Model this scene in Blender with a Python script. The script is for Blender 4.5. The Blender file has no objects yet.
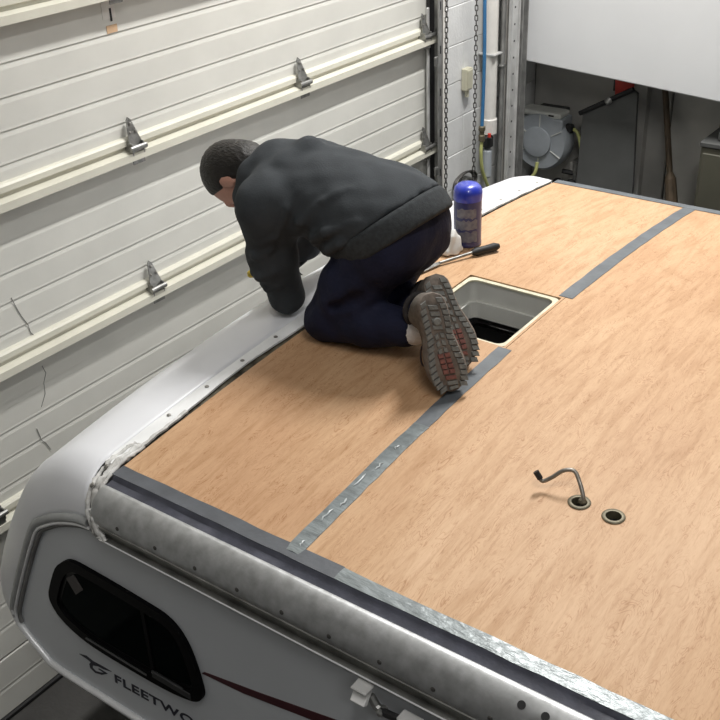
import bpy, bmesh, math, random
import numpy as np
from mathutils import Vector, Matrix
from mathutils import noise as mnoise
random.seed(7)
PI = math.pi
SC = bpy.context.scene
COL = SC.collection

# ------------------------------------------------------------------ camera
# World frame: x runs along the camper away from its nose, y across its roof, z = 0 at the roof edge.
cam_d = bpy.data.cameras.new('camera')
cam = bpy.data.objects.new('camera', cam_d); COL.objects.link(cam)
F_PX, YAW, PITCH, ROLL = 1054.765, 2.2192876, 0.5183360, -0.0418021
cam_d.sensor_width = 36.0; cam_d.sensor_fit = 'HORIZONTAL'
cam_d.lens = F_PX / 720 * 36.0
cam_d.clip_start = 0.05; cam_d.clip_end = 60
fw = Vector((math.cos(YAW) * math.cos(PITCH), math.sin(YAW) * math.cos(PITCH), -math.sin(PITCH)))
rt = fw.cross(Vector((0, 0, 1))).normalized(); up = rt.cross(fw)
c_, s_ = math.cos(ROLL), math.sin(ROLL)
rt, up = c_ * rt + s_ * up, c_ * up - s_ * rt
cam.matrix_world = Matrix((( rt.x, up.x, -fw.x, 1.81687), (rt.y, up.y, -fw.y, -1.37711),
                           (rt.z, up.z, -fw.z, 1.53843), (0, 0, 0, 1)))
SC.camera = cam

# ------------------------------------------------------------------ exposure, world, lights
SC.view_settings.view_transform = 'Standard'
SC.view_settings.look = 'None'
SC.view_settings.gamma = 1.0
SC.view_settings.use_curve_mapping = False
SC.view_settings.exposure = -0.22
world = bpy.data.worlds.new('world'); SC.world = world; world.use_nodes = True
bg = world.node_tree.nodes['Background']
bg.inputs[0].default_value = (0.85, 0.92, 1.0, 1); bg.inputs[1].default_value = 0.13

def strip_light(name, loc, sx, sy, power, color=(1.0, 0.985, 0.955), aim=None):
    d = bpy.data.lights.new(name, 'AREA'); d.shape = 'RECTANGLE'; d.size = sx; d.size_y = sy
    d.energy = power; d.color = color
    o = bpy.data.objects.new(name, d); o.location = loc; COL.objects.link(o)
    if aim: o.rotation_euler = (Vector(aim) - Vector(loc)).to_track_quat('-Z', 'Y').to_euler()
    return o
# key tube above the bay, parallel to the garage door; the others are added fill
strip_light('key_and_fill_light', (0.15, 2.75, 3.5), 0.16, 1.3, 235)
strip_light('key_and_fill_light', (2.0, -0.9, 3.9), 0.3, 2.0, 85)  # added fill, evens out the near half of the roof
strip_light('key_and_fill_light', (4.6, -2.6, 3.9), 2.0, 0.3, 50)  # added fill, brightens the camper's near side wall

# ------------------------------------------------------------------ materials
MATS = {}
def mat(name, color, rough=0.6, metal=0.0, noise=0.0, scale=20.0, bump=0.0, bscale=60.0, stretch=None, spec=0.5, dark=None, coat=0.0):
    """Procedural material: base colour varied by object-space noise, optional bump."""
    if name in MATS: return MATS[name]
    m = bpy.data.materials.new(name); m.use_nodes = True
    nt = m.node_tree; N = nt.nodes; L = nt.links
    b = N['Principled BSDF']
    b.inputs['Roughness'].default_value = rough; b.inputs['Metallic'].default_value = metal
    b.inputs['Specular IOR Level'].default_value = spec
    b.inputs['Coat Weight'].default_value = coat
    tc = N.new('ShaderNodeTexCoord'); mp = N.new('ShaderNodeMapping'); L.new(tc.outputs['Object'], mp.inputs[0])
    if stretch: mp.inputs['Scale'].default_value = stretch
    n = N.new('ShaderNodeTexNoise'); n.inputs['Scale'].default_value = scale; n.inputs['Detail'].default_value = 6
    L.new(mp.outputs[0], n.inputs['Vector'])
    r = N.new('ShaderNodeValToRGB'); r.color_ramp.elements[0].position = 0.3; r.color_ramp.elements[1].position = 0.7
    c0 = dark if dark else tuple(max(0, v * (1 - noise)) for v in color)
    c1 = color if dark else tuple(min(1, v * (1 + noise * 0.5)) for v in color)
    r.color_ramp.elements[0].color = (*c0, 1); r.color_ramp.elements[1].color = (*c1, 1)
    L.new(n.outputs['Fac'], r.inputs[0]); L.new(r.outputs[0], b.inputs['Base Color'])
    if bump > 0:
        n2 = N.new('ShaderNodeTexNoise'); n2.inputs['Scale'].default_value = bscale; n2.inputs['Detail'].default_value = 4
        L.new(mp.outputs[0], n2.inputs['Vector'])
        bp = N.new('ShaderNodeBump'); bp.inputs['Strength'].default_value = bump; bp.inputs['Distance'].default_value = 0.01
        L.new(n2.outputs['Fac'], bp.inputs['Height']); L.new(bp.outputs[0], b.inputs['Normal'])
    MATS[name] = m
    return m

def wood_mat(name, seed):
    m = bpy.data.materials.new(name); m.use_nodes = True
    nt = m.node_tree; N = nt.nodes; L = nt.links; b = N['Principled BSDF']
    b.inputs['Roughness'].default_value = 0.55; b.inputs['Specular IOR Level'].default_value = 0.3
    tc = N.new('ShaderNodeTexCoord')
    def noise(scale, st, detail=5, dist=0.0, off=0):
        mp = N.new('ShaderNodeMapping'); mp.inputs['Scale'].default_value = st
        mp.inputs['Location'].default_value = (seed + off, seed * 2, 0)
        L.new(tc.outputs['Object'], mp.inputs[0])
        n = N.new('ShaderNodeTexNoise'); n.inputs['Scale'].default_value = scale; n.inputs['Detail'].default_value = detail
        n.inputs['Distortion'].default_value = dist
        L.new(mp.outputs[0], n.inputs['Vector']); return n
    def ramp(src, stops):
        r = N.new('ShaderNodeValToRGB'); e = r.color_ramp.elements
        e[0].position, e[0].color = stops[0][0], (*stops[0][1], 1); e[1].position, e[1].color = stops[-1][0], (*stops[-1][1], 1)
        for p, c in stops[1:-1]:
            q = e.new(p); q.color = (*c, 1)
        L.new(src.outputs['Fac'], r.inputs[0]); return r
    def mul(a, bb, fac):
        x = N.new('ShaderNodeMix'); x.data_type = 'RGBA'; x.blend_type = 'MULTIPLY'; x.inputs['Factor'].default_value = fac
        L.new(a, x.inputs[6]); L.new(bb, x.inputs[7]); return x.outputs[2]
    base = ramp(noise(1.3, (1.8, 0.6, 1), 4, 0.8), [(0.3, (0.48, 0.288, 0.160)), (0.5, (0.54, 0.345, 0.20)), (0.72, (0.595, 0.397, 0.247))])
    streak = ramp(noise(7, (6, 0.7, 1), 6, 1.0, 3), [(0.32, (0.78, 0.70, 0.60)), (0.52, (0.97, 0.96, 0.95)), (0.75, (1.06, 1.07, 1.08))])
    # figure lines: contours of a stretched noise field, broken up by a second one
    fig = noise(6, (3.6, 0.9, 1), 3, 1.3, 7)
    k1 = N.new('ShaderNodeMath'); k1.operation = 'MULTIPLY'; k1.inputs[1].default_value = 17.0; L.new(fig.outputs['Fac'], k1.inputs[0])
    k2 = N.new('ShaderNodeMath'); k2.operation = 'PINGPONG'; k2.inputs[1].default_value = 0.5; L.new(k1.outputs[0], k2.inputs[0])
    lr = N.new('ShaderNodeValToRGB'); e = lr.color_ramp.elements
    e[0].position, e[0].color = 0.02, (0.70, 0.57, 0.45, 1); e[1].position, e[1].color = 0.15, (1, 1, 1, 1); L.new(k2.outputs[0], lr.inputs[0])
    msk = noise(16, (2.0, 0.9, 1), 3, 0.5, 11)
    mr = N.new('ShaderNodeValToRGB'); mr.color_ramp.elements[0].position = 0.40; mr.color_ramp.elements[1].position = 0.62
    mr.color_ramp.elements[1].color = (0.85, 0.85, 0.85, 1)
    L.new(msk.outputs['Fac'], mr.inputs[0])
    fleck = ramp(noise(60, (2.0, 0.35, 1), 3, 1.2, 9), [(0.30, (0.74, 0.64, 0.54)), (0.42, (1, 1, 1)), (0.9, (1, 1, 1))])
    fine = ramp(noise(150, (2.5, 0.35, 1), 2, 0.5, 5), [(0.3, (0.88, 0.85, 0.8)), (0.55, (1, 1, 1)), (0.9, (1.03, 1.03, 1.03))])
    c = mul(base.outputs[0], streak.outputs[0], 0.7); c = mul(c, fleck.outputs[0], 0.5); c = mul(c, fine.outputs[0], 0.6)
    x = N.new('ShaderNodeMix'); x.data_type = 'RGBA'; x.blend_type = 'MULTIPLY'
    L.new(mr.outputs[0], x.inputs['Factor']); L.new(c, x.inputs[6]); L.new(lr.outputs[0], x.inputs[7]); c = x.outputs[2]
    L.new(c, b.inputs['Base Color'])
    MATS[name] = m
    return m

W_PLY = wood_mat('birch_plywood', 1.3)
W_PLY2 = wood_mat('birch_plywood_second', 5.1)
M_PLYEDGE = mat('plywood_edge', (0.30, 0.19, 0.10), 0.8, noise=0.5, scale=40)
M_TAPE = mat('grey_tape', (0.105, 0.118, 0.13), 0.42, noise=0.25, scale=14, bump=0.15, bscale=30)
M_TAPE_SHINY = mat('shiny_tape', (0.19, 0.215, 0.22), 0.33, metal=0.2, noise=0.3, scale=16, bump=0.3, bscale=25, stretch=(1, 3, 1))
M_TAPE_EDGE = mat('dark_edge_tape', (0.075, 0.082, 0.095), 0.42, noise=0.25, scale=14, bump=0.15, bscale=30)
M_GLINT = mat('pale_glint', (0.50, 0.54, 0.55), 0.25, noise=0.2, scale=30)  # pale colour for painted glints on the tape
M_BUTYL = mat('dark_butyl', (0.06, 0.063, 0.085), 0.5, noise=0.3, scale=25, bump=0.2, bscale=40)
M_GALV = mat('galvanized_sheet', (0.52, 0.53, 0.535), 0.45, metal=0.75, dark=(0.36, 0.365, 0.365), scale=34, bump=0.05, bscale=60)
M_GALV_DARK = mat('dull_metal_lip', (0.25, 0.25, 0.235), 0.5, metal=0.6, noise=0.5, scale=12, bump=0.2, bscale=40)
M_CAP = mat('white_gelcoat', (0.73, 0.74, 0.77), 0.35, noise=0.05, scale=4)
M_CAULK = mat('white_caulk', (0.78, 0.78, 0.76), 0.65, dark=(0.36, 0.35, 0.33), scale=22, bump=0.5, bscale=50)
M_DIRTY = mat('dirty_gap', (0.16, 0.14, 0.10), 0.9, dark=(0.035, 0.03, 0.02), scale=30, bump=0.4)
M_SIDE = mat('pale_grey_siding', (0.60, 0.625, 0.655), 0.4, noise=0.06, scale=3)
M_MOLD = mat('grey_vinyl_molding', (0.36, 0.37, 0.37), 0.45, noise=0.15, scale=20)
M_MOLDW = mat('bright_aluminium_molding', (0.80, 0.81, 0.82), 0.35, metal=0.2, noise=0.08, scale=20)
M_BLACKFRAME = mat('black_window_frame', (0.003, 0.003, 0.0035), 0.5, noise=0.2, spec=0.06)
M_MAROON = mat('maroon_stripe', (0.06, 0.012, 0.018), 0.45, noise=0.1)
M_NAVYPRINT = mat('dark_navy_print', (0.016, 0.016, 0.03), 0.5, noise=0.1)
M_DARK = mat('shade_and_joint_black', (0.005, 0.005, 0.005), 0.9, noise=0.3)  # near-black standing in for unlit depth; also backs the joints
M_UNDER = mat('underbody_grey', (0.20, 0.20, 0.195), 0.7, noise=0.3, scale=8)
M_HATCHF = mat('white_hatch_plastic', (0.62, 0.62, 0.585), 0.5, noise=0.08, scale=10)
M_HATCHLIP = mat('cream_hatch_lip', (0.62, 0.58, 0.43), 0.55, noise=0.2, scale=30)
M_SCREW = mat('screw_steel', (0.30, 0.29, 0.27), 0.45, metal=0.7, noise=0.3)
M_TUBE = mat('grey_copper_tube', (0.26, 0.24, 0.21), 0.4, metal=0.6, noise=0.3, scale=60)
M_RIM = mat('brass_rim', (0.15, 0.13, 0.085), 0.5, metal=0.4, noise=0.3, scale=60)
M_DOORP = mat('cream_door_paint', (0.66, 0.655, 0.61), 0.55, noise=0.06, scale=5, bump=0.03, bscale=200)
M_STRUT = mat('cream_strut_paint', (0.62, 0.605, 0.52), 0.5, noise=0.07, scale=8)
M_HINGE = mat('zinc_hinge', (0.30, 0.30, 0.29), 0.42, metal=0.75, noise=0.35, scale=40)
M_TRACK = mat('track_steel', (0.36, 0.36, 0.35), 0.45, metal=0.6, noise=0.3, scale=15)
M_TRACKW = mat('pale_steel_channel', (0.60, 0.60, 0.59), 0.45, metal=0.25, noise=0.2, scale=12)
M_BLACK = mat('black_rubber', (0.012, 0.012, 0.013), 0.6, noise=0.3)
M_BLOCK = mat('white_painted_block', (0.70, 0.705, 0.70), 0.7, noise=0.05, scale=12, bump=0.2, bscale=70)
M_MORTAR = mat('painted_mortar', (0.66, 0.66, 0.65), 0.85, noise=0.1, scale=30)
M_GREYWALL = mat('grey_wall_panel', (0.46, 0.45, 0.42), 0.8, noise=0.18, scale=4, bump=0.1, bscale=50)
M_SOFFIT = mat('white_soffit', (0.70, 0.71, 0.72), 0.6, noise=0.03, scale=3)
M_FLOOR = mat('concrete_floor', (0.055, 0.053, 0.05), 0.75, noise=0.4, scale=5, bump=0.1)
M_OTHERWALL = mat('grey_painted_wall', (0.36, 0.36, 0.36), 0.8, noise=0.08)
M_CEIL = mat('ceiling_grey', (0.32, 0.32, 0.32), 0.8, noise=0.05)
M_PVC = mat('white_pvc', (0.72, 0.70, 0.66), 0.4, noise=0.06)
M_BLUEHOSE = mat('blue_hose', (0.04, 0.17, 0.36), 0.4, noise=0.15)
M_YELHOSE = mat('yellow_hose', (0.50, 0.52, 0.20), 0.5, noise=0.15)
M_CHAIN = mat('chain_steel', (0.11, 0.105, 0.10), 0.45, metal=0.7, noise=0.3)
M_IVORY = mat('ivory_plastic', (0.58, 0.56, 0.43), 0.5, noise=0.05)
M_REEL = mat('grey_reel_plastic', (0.37, 0.40, 0.43), 0.5, noise=0.12, scale=12)
M_REELLT = mat('pale_reel_plastic', (0.66, 0.67, 0.63), 0.5, noise=0.12, scale=12)
M_CHARCOAL = mat('charcoal_board', (0.075, 0.077, 0.075), 0.7, noise=0.15, scale=6)
M_RED = mat('red_sign', (0.62, 0.04, 0.025), 0.5, noise=0.1)
M_STICK = mat('brown_wood_handle', (0.085, 0.06, 0.036), 0.7, noise=0.4, scale=10, stretch=(4, 4, 0.6))
M_CABINET = mat('olive_cabinet', (0.075, 0.072, 0.052), 0.6, noise=0.15, scale=6)
M_HOODIE = mat('charcoal_fleece', (0.042, 0.047, 0.052), 0.85, noise=0.2, scale=14, bump=0.12, bscale=220, spec=0.2)
M_RIBBING = mat('charcoal_ribbing', (0.038, 0.042, 0.045), 0.9, noise=0.25, scale=90, bump=0.15, bscale=220, spec=0.2)
M_PANTS = mat('navy_twill', (0.010, 0.012, 0.032), 0.8, noise=0.3, scale=10, bump=0.25, bscale=90, spec=0.25)
M_SKIN = mat('skin', (0.52, 0.27, 0.20), 0.5, noise=0.12, scale=30, bump=0.05, bscale=200)
M_HAIR = mat('dark_brown_hair', (0.011, 0.0085, 0.0065), 0.55, noise=0.5, scale=60, bump=0.35, bscale=200, stretch=(0.35, 1, 1))
M_SOCK = mat('white_sock', (0.72, 0.72, 0.72), 0.9, noise=0.1, scale=80, bump=0.3, bscale=200)
M_SHOE = mat('taupe_suede', (0.135, 0.118, 0.098), 0.85, noise=0.3, scale=30, bump=0.3, bscale=120)
M_SHOEDK = mat('dark_shoe_mesh', (0.030, 0.027, 0.027), 0.85, noise=0.3, scale=60, bump=0.4, bscale=200)
M_SOLE = mat('grey_brown_outsole', (0.145, 0.120, 0.100), 0.8, noise=0.4, scale=45, bump=0.2)
M_LUG = mat('dusty_grey_lug', (0.175, 0.180, 0.170), 0.8, noise=0.35, scale=60, bump=0.2)
M_LUGRED = mat('dusty_red_lug', (0.19, 0.075, 0.062), 0.8, noise=0.35, scale=60, bump=0.2)
M_LACE = mat('brown_lace', (0.075, 0.05, 0.045), 0.8, noise=0.2)
M_BLUECYL = mat('blue_cylinder_paint', (0.030, 0.034, 0.13), 0.35, noise=0.25, scale=18, coat=0.3)
M_BLUETOP = mat('bright_blue_top', (0.025, 0.045, 0.42), 0.3, noise=0.2, scale=30, coat=0.4)
M_LABELGREY = mat('worn_grey_label', (0.22, 0.215, 0.23), 0.7, dark=(0.10, 0.10, 0.14), scale=60)
M_RAG = mat('white_rag', (0.74, 0.74, 0.72), 0.9, noise=0.08, scale=30, bump=0.3, bscale=60)
M_YELLOW = mat('yellow_handle', (0.62, 0.46, 0.04), 0.5, noise=0.1)
M_EYE = mat('eye_white', (0.75, 0.74, 0.72), 0.2)
M_LIP = mat('lips', (0.42, 0.17, 0.14), 0.5)
M_BLUEGREY_GLASS = None
def glass_mat():
    m = bpy.data.materials.new('tinted_window_glass'); m.use_nodes = True
    b = m.node_tree.nodes['Principled BSDF']
    n = m.node_tree.nodes.new('ShaderNodeTexNoise'); n.inputs['Scale'].default_value = 3
    r = m.node_tree.nodes.new('ShaderNodeValToRGB')
    r.color_ramp.elements[0].color = (0.10, 0.115, 0.115, 1); r.color_ramp.elements[1].color = (0.15, 0.17, 0.17, 1)
    m.node_tree.links.new(n.outputs['Fac'], r.inputs[0]); m.node_tree.links.new(r.outputs[0], b.inputs['Base Color'])
    b.inputs['Roughness'].default_value = 0.06; b.inputs['Transmission Weight'].default_value = 0.9; b.inputs['IOR'].default_value = 1.3
    return m
M_GLASS = glass_mat()

# ------------------------------------------------------------------ object helpers
def thing(name, label, cat, loc=(0, 0, 0), group=None, kind=None):
    o = bpy.data.objects.new(name, None); COL.objects.link(o); o.location = loc; o.empty_display_size = 0.1
    if label: o['label'] = label
    if cat: o['category'] = cat
    if group: o['group'] = group
    if kind: o['kind'] = kind
    return o
def tag(o, label=None, cat=None, group=None, kind=None):
    if label: o['label'] = label
    if cat: o['category'] = cat
    if group: o['group'] = group
    if kind: o['kind'] = kind
    return o
def wloc(o):
    v = Vector(o.location)
    while o.parent:
        o = o.parent; v = v + Vector(o.location)
    return v
def link(name, me, parent=None, label=None, kind=None):
    """Object whose mesh is in world coordinates; parented so that it stays there."""
    o = bpy.data.objects.new(name, me); COL.objects.link(o)
    if parent is not None:
        o.parent = parent; o.location = -wloc(parent)
    if label: o['label'] = label
    if kind: o['kind'] = kind
    return o
def obj(name, bm, material, parent=None, smooth=False, label=None, kind=None, autosmooth=None):
    bmesh.ops.recalc_face_normals(bm, faces=bm.faces)
    me = bpy.data.meshes.new(name); bm.to_mesh(me); bm.free()
    mats = material if isinstance(material, (list, tuple)) else [material]
    for mm in mats: me.materials.append(mm)
    if smooth or autosmooth:
        me.polygons.foreach_set('use_smooth', [True] * len(me.polygons))
    if autosmooth or smooth: me.set_sharp_from_angle(angle=math.radians(autosmooth or 62))
    return link(name, me, parent, label, kind)

def add_box(bm, lo, hi, bevel=0.0, M=None, seg=1):
    r = bmesh.ops.create_cube(bm, size=1.0)
    vs = r['verts']
    lo, hi = Vector(lo), Vector(hi)
    for v in vs:
        v.co = Vector(((v.co.x + .5) * (hi.x - lo.x) + lo.x, (v.co.y + .5) * (hi.y - lo.y) + lo.y, (v.co.z + .5) * (hi.z - lo.z) + lo.z))
        if M: v.co = M @ v.co
    if bevel > 0:
        es = list({e for v in vs for e in v.link_edges})
        bmesh.ops.bevel(bm, geom=es, offset=bevel, segments=seg, affect='EDGES', profile=0.5)
    return bm
def box(lo, hi, bevel=0.0, M=None, seg=1):
    return add_box(bmesh.new(), lo, hi, bevel, M, seg)
def frame_of(d):
    d = Vector(d).normalized()
    a = Vector((0, 0, 1)) if abs(d.z) < 0.9 else Vector((1, 0, 0))
    u = d.cross(a).normalized(); v = d.cross(u).normalized()
    return u, v, d
def add_tube(bm, pts, rad, n=8, caps=True, closed=False):
    pts = [Vector(p) for p in pts]; rings = []
    m = len(pts)
    u = None
    for i, p in enumerate(pts):
        if closed: d = pts[(i + 1) % m] - pts[i - 1]
        else: d = pts[min(i + 1, m - 1)] - pts[max(i - 1, 0)]
        d.normalize()
        if u is None: u, _, _ = frame_of(d)
        u = (u - d * u.dot(d)).normalized(); v = d.cross(u)
        r = rad[i] if isinstance(rad, (list, tuple)) else rad
        rings.append([bm.verts.new(p + (u * math.cos(2 * PI * k / n) + v * math.sin(2 * PI * k / n)) * r) for k in range(n)])
    for i in range(m if closed else m - 1):
        a, b = rings[i], rings[(i + 1) % m]
        for k in range(n): bm.faces.new((a[k], a[(k + 1) % n], b[(k + 1) % n], b[k]))
    if caps and not closed:
        bm.faces.new(rings[0][::-1]); bm.faces.new(rings[-1])
    return bm
def tube(pts, rad, n=8, **k): return add_tube(bmesh.new(), pts, rad, n, **k)
def add_lathe(bm, prof, origin, axis=(0, 0, 1), n=20):
    """prof: (radius, height) pairs along axis."""
    u, v, d = frame_of(axis); o = Vector(origin); rings = []
    for r, h in prof:
        rings.append([bm.verts.new(o + d * h + (u * math.cos(2 * PI * k / n) + v * math.sin(2 * PI * k / n)) * max(r, 1e-5)) for k in range(n)])
    for a, b in zip(rings[:-1], rings[1:]):
        for k in range(n): bm.faces.new((a[k], a[(k + 1) % n], b[(k + 1) % n], b[k]))
    bm.faces.new(rings[0][::-1]); bm.faces.new(rings[-1])
    return bm
def lathe(prof, origin, axis=(0, 0, 1), n=20): return add_lathe(bmesh.new(), prof, origin, axis, n)
def add_prism(bm, poly, fn0, fn1):
    """poly of 2D points, fn0/fn1 map it to the two end faces."""
    a = [bm.verts.new(fn0(*p)) for p in poly]; b = [bm.verts.new(fn1(*p)) for p in poly]
    bm.faces.new(a); bm.faces.new(b[::-1])
    for i in range(len(poly)):
        j = (i + 1) % len(poly); bm.faces.new((a[i], b[i], b[j], a[j]))
    return bm
def prism_y(poly, y0, y1): return add_prism(bmesh.new(), poly, lambda x, z: (x, y0, z), lambda x, z: (x, y1, z))
def spline(pts, n=8, closed=False):
    """Catmull-Rom through the points."""
    P = [Vector(p) for p in pts]; out = []; m = len(P)
    for i in range(m if closed else m - 1):
        if closed: p0, p1, p2, p3 = P[i - 1], P[i], P[(i + 1) % m], P[(i + 2) % m]
        else: p0, p1, p2, p3 = P[max(i - 1, 0)], P[i], P[i + 1], P[min(i + 2, m - 1)]
        for k in range(n):
            t = k / n
            out.append(0.5 * ((2 * p1) + (p2 - p0) * t + (2 * p0 - 5 * p1 + 4 * p2 - p3) * t * t + (3 * p1 - p0 - 3 * p2 + p3) * t ** 3))
    if not closed: out.append(P[-1])
    return out

# ------------------------------------------------------------------ implicit surfaces (bodies, cloth)
class Field:
    """Smooth union of rounded shapes on a grid, meshed by surface nets."""
    def __init__(s, lo, hi, h):
        s.lo = np.array(lo, float); s.h = h
        s.n = np.ceil((np.array(hi) - s.lo) / h).astype(int) + 1
        s.F = np.full(s.n, 1.0)
    def block(s, lo, hi, m):
        i0 = np.clip(np.floor((np.array(lo) - m - s.lo) / s.h).astype(int), 0, s.n - 1)
        i1 = np.clip(np.ceil((np.array(hi) + m - s.lo) / s.h).astype(int) + 1, 1, s.n)
        ax = [s.lo[k] + s.h * np.arange(i0[k], i1[k]) for k in range(3)]
        X, Y, Z = np.meshgrid(*ax, indexing='ij')
        return tuple(slice(i0[k], i1[k]) for k in range(3)), X, Y, Z
    def merge(s, sl, d, k, sub=False):
        f = s.F[sl]
        if sub:
            d = -d
            h = np.clip(0.5 - 0.5 * (f - d) / k, 0, 1); s.F[sl] = f + (d - f) * h + k * h * (1 - h)
        else:
            h = np.clip(0.5 + 0.5 * (f - d) / k, 0, 1); s.F[sl] = f + (d - f) * h - k * h * (1 - h)
    def cap(s, a, b, ra, rb, k=0.03, sub=False):
        a, b = np.array(a, float), np.array(b, float); R = max(ra, rb) + k + 3 * s.h
        sl, X, Y, Z = s.block(np.minimum(a, b), np.maximum(a, b), R)
        ab = b - a; L2 = max((ab ** 2).sum(), 1e-12)
        t = np.clip(((X - a[0]) * ab[0] + (Y - a[1]) * ab[1] + (Z - a[2]) * ab[2]) / L2, 0, 1)
        d = np.sqrt((X - a[0] - t * ab[0]) ** 2 + (Y - a[1] - t * ab[1]) ** 2 + (Z - a[2] - t * ab[2]) ** 2) - (ra + (rb - ra) * t)
        s.merge(sl, d, k, sub); return s
    def chain(s, pts, rads, k=0.02, sub=False):
        for i in range(len(pts) - 1): s.cap(pts[i], pts[i + 1], rads[i], rads[i + 1], k, sub)
        return s
    def ell(s, c, r, axes=None, k=0.03, sub=False):
        c = np.array(c, float); r = np.array(r, float)
        A = np.eye(3) if axes is None else np.array([list(a) for a in axes], float)
        R = r.max()
        sl, X, Y, Z = s.block(c, c, R + k + 3 * s.h)
        q = [((X - c[0]) * A[i, 0] + (Y - c[1]) * A[i, 1] + (Z - c[2]) * A[i, 2]) / r[i] for i in range(3)]
        k0 = np.sqrt(q[0] ** 2 + q[1] ** 2 + q[2] ** 2)
        k1 = np.sqrt((q[0] / r[0]) ** 2 + (q[1] / r[1]) ** 2 + (q[2] / r[2]) ** 2) + 1e-9
        s.merge(sl, k0 * (k0 - 1) / k1, k, sub); return s
    def cut(s, p, n, k=0.012):
        """Keep the side the normal points away from."""
        ax = [s.lo[i] + s.h * np.arange(s.n[i]) for i in range(3)]
        X, Y, Z = np.meshgrid(*ax, indexing='ij'); n = np.array(n, float); n /= np.linalg.norm(n)
        d = (X - p[0]) * n[0] + (Y - p[1]) * n[1] + (Z - p[2]) * n[2]
        f = s.F; h = np.clip(0.5 - 0.5 * (f - d) / k, 0, 1); s.F = f + (d - f) * h + k * h * (1 - h); return s
    def rest(s, gap=0.002):
        """Flatten the underside where it rests on the crowned roof."""
        y = s.lo[1] + s.h * np.arange(s.n[1]); z = s.lo[2] + s.h * np.arange(s.n[2])
        top = 0.068 * (1 - ((y - 1.2) / 1.2) ** 2) + gap
        s.F = np.maximum(s.F, (top[:, None] - z[None, :])[None]); return s
    def disp(s, fn):
        ax = [s.lo[i] + s.h * np.arange(s.n[i]) for i in range(3)]
        X, Y, Z = np.meshgrid(*ax, indexing='ij'); s.F = s.F + fn(X, Y, Z); return s
    def mesh(s, name, smooth=2):
        F = s.F; n = F.shape; ins = F < 0
        c = np.zeros((n[0] - 1, n[1] - 1, n[2] - 1), int)
        for i in (0, 1):
            for j in (0, 1):
                for k in (0, 1): c += ins[i:n[0] - 1 + i, j:n[1] - 1 + j, k:n[2] - 1 + k]
        cells = np.argwhere((c > 0) & (c < 8)); idx = np.full(c.shape, -1); idx[tuple(cells.T)] = np.arange(len(cells))
        acc = np.zeros((len(cells), 3)); cnt = np.zeros(len(cells))
        cor = [np.array((i, j, k)) for i in (0, 1) for j in (0, 1) for k in (0, 1)]
        for a in cor:
            for ax in range(3):
                if a[ax]: continue
                b = a.copy(); b[ax] = 1
                fa = F[tuple((cells + a).T)]; fb = F[tuple((cells + b).T)]; m = (fa < 0) != (fb < 0)
                t = np.where(m, fa / np.where(m, fa - fb, 1), 0)
                p = cells + a + t[:, None] * (b - a); acc[m] += p[m]; cnt[m] += 1
        V = s.lo + s.h * acc / cnt[:, None]
        quads = []
        for ax in range(3):
            u, v = (ax + 1) % 3, (ax + 2) % 3
            sa = [slice(None)] * 3; sb = [slice(None)] * 3; sa[ax] = slice(0, n[ax] - 1); sb[ax] = slice(1, n[ax])
            e = np.argwhere(ins[tuple(sa)] != ins[tuple(sb)])
            e = e[(e[:, u] > 0) & (e[:, v] > 0) & (e[:, u] < n[u] - 1) & (e[:, v] < n[v] - 1)]
            du = np.zeros(3, int); du[u] = 1; dv = np.zeros(3, int); dv[v] = 1
            q = np.stack([idx[tuple((e - du - dv).T)], idx[tuple((e - dv).T)], idx[tuple(e.T)], idx[tuple((e - du).T)]], 1)
            flip = ~ins[tuple(e.T)]; q[flip] = q[flip][:, ::-1]; quads.append(q)
        Q = np.concatenate(quads); Q = Q[(Q >= 0).all(1)]
        for _ in range(smooth):   # light Laplacian relaxation
            A = np.zeros_like(V); C = np.zeros(len(V))
            for i in range(4):
                j = (i + 1) % 4
                np.add.at(A, Q[:, i], V[Q[:, j]]); np.add.at(C, Q[:, i], 1)
                np.add.at(A, Q[:, j], V[Q[:, i]]); np.add.at(C, Q[:, j], 1)
            V = 0.5 * V + 0.5 * A / np.maximum(C, 1)[:, None]
        me = bpy.data.meshes.new(name); me.from_pydata(V.tolist(), [], Q.tolist()); me.update()
        me.polygons.foreach_set('use_smooth', [True] * len(me.polygons))
        return me
def field_obj(name, fld, material, parent=None, smooth=2, label=None):
    me = fld.mesh(name, smooth)
    for m in (material if isinstance(material, (list, tuple)) else [material]): me.materials.append(m)
    return link(name, me, parent, label)

# ================================================================== ROOM
FZ, CZ = -1.80, 4.25           # floor, ceiling
WX, WY = -1.14, 4.40           # faces of the door wall and of the far wall
def struct(name, bm, m, label=None, parent=None, **k):
    o = obj(name, bm, m, parent, **k); o['kind'] = 'structure'
    if label: o['label'] = label
    return o
struct('floor', box((-3, -7, FZ - 0.1), (8, 5.5, FZ)), M_FLOOR, 'dark stained concrete workshop floor')
struct('ceiling', box((-3, -7, CZ), (8, 5.5, CZ + 0.1)), M_CEIL, 'grey workshop ceiling above the bay')
struct('wall_right', box((8, -7, FZ), (8.1, 5.5, CZ)), M_OTHERWALL, 'grey wall opposite the garage door')
struct('wall_front', box((-3, -7.1, FZ), (8, -7, CZ)), M_OTHERWALL, 'grey wall behind the viewer')
DY0, DY1, DZ1 = -1.55, 3.30, 2.0   # door opening
bm = bmesh.new()
add_box(bm, (-1.40, DY1 + 0.062, FZ), (WX - 0.006, 5.5, CZ))
add_box(bm, (-1.40, -7, FZ), (WX - 0.006, DY0, CZ))
add_box(bm, (-1.40, DY0, DZ1 + 0.05), (WX - 0.006, DY1 + 0.062, CZ))
wl = struct('wall_left', bm, M_MORTAR, 'white painted block wall beside the garage door')
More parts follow.
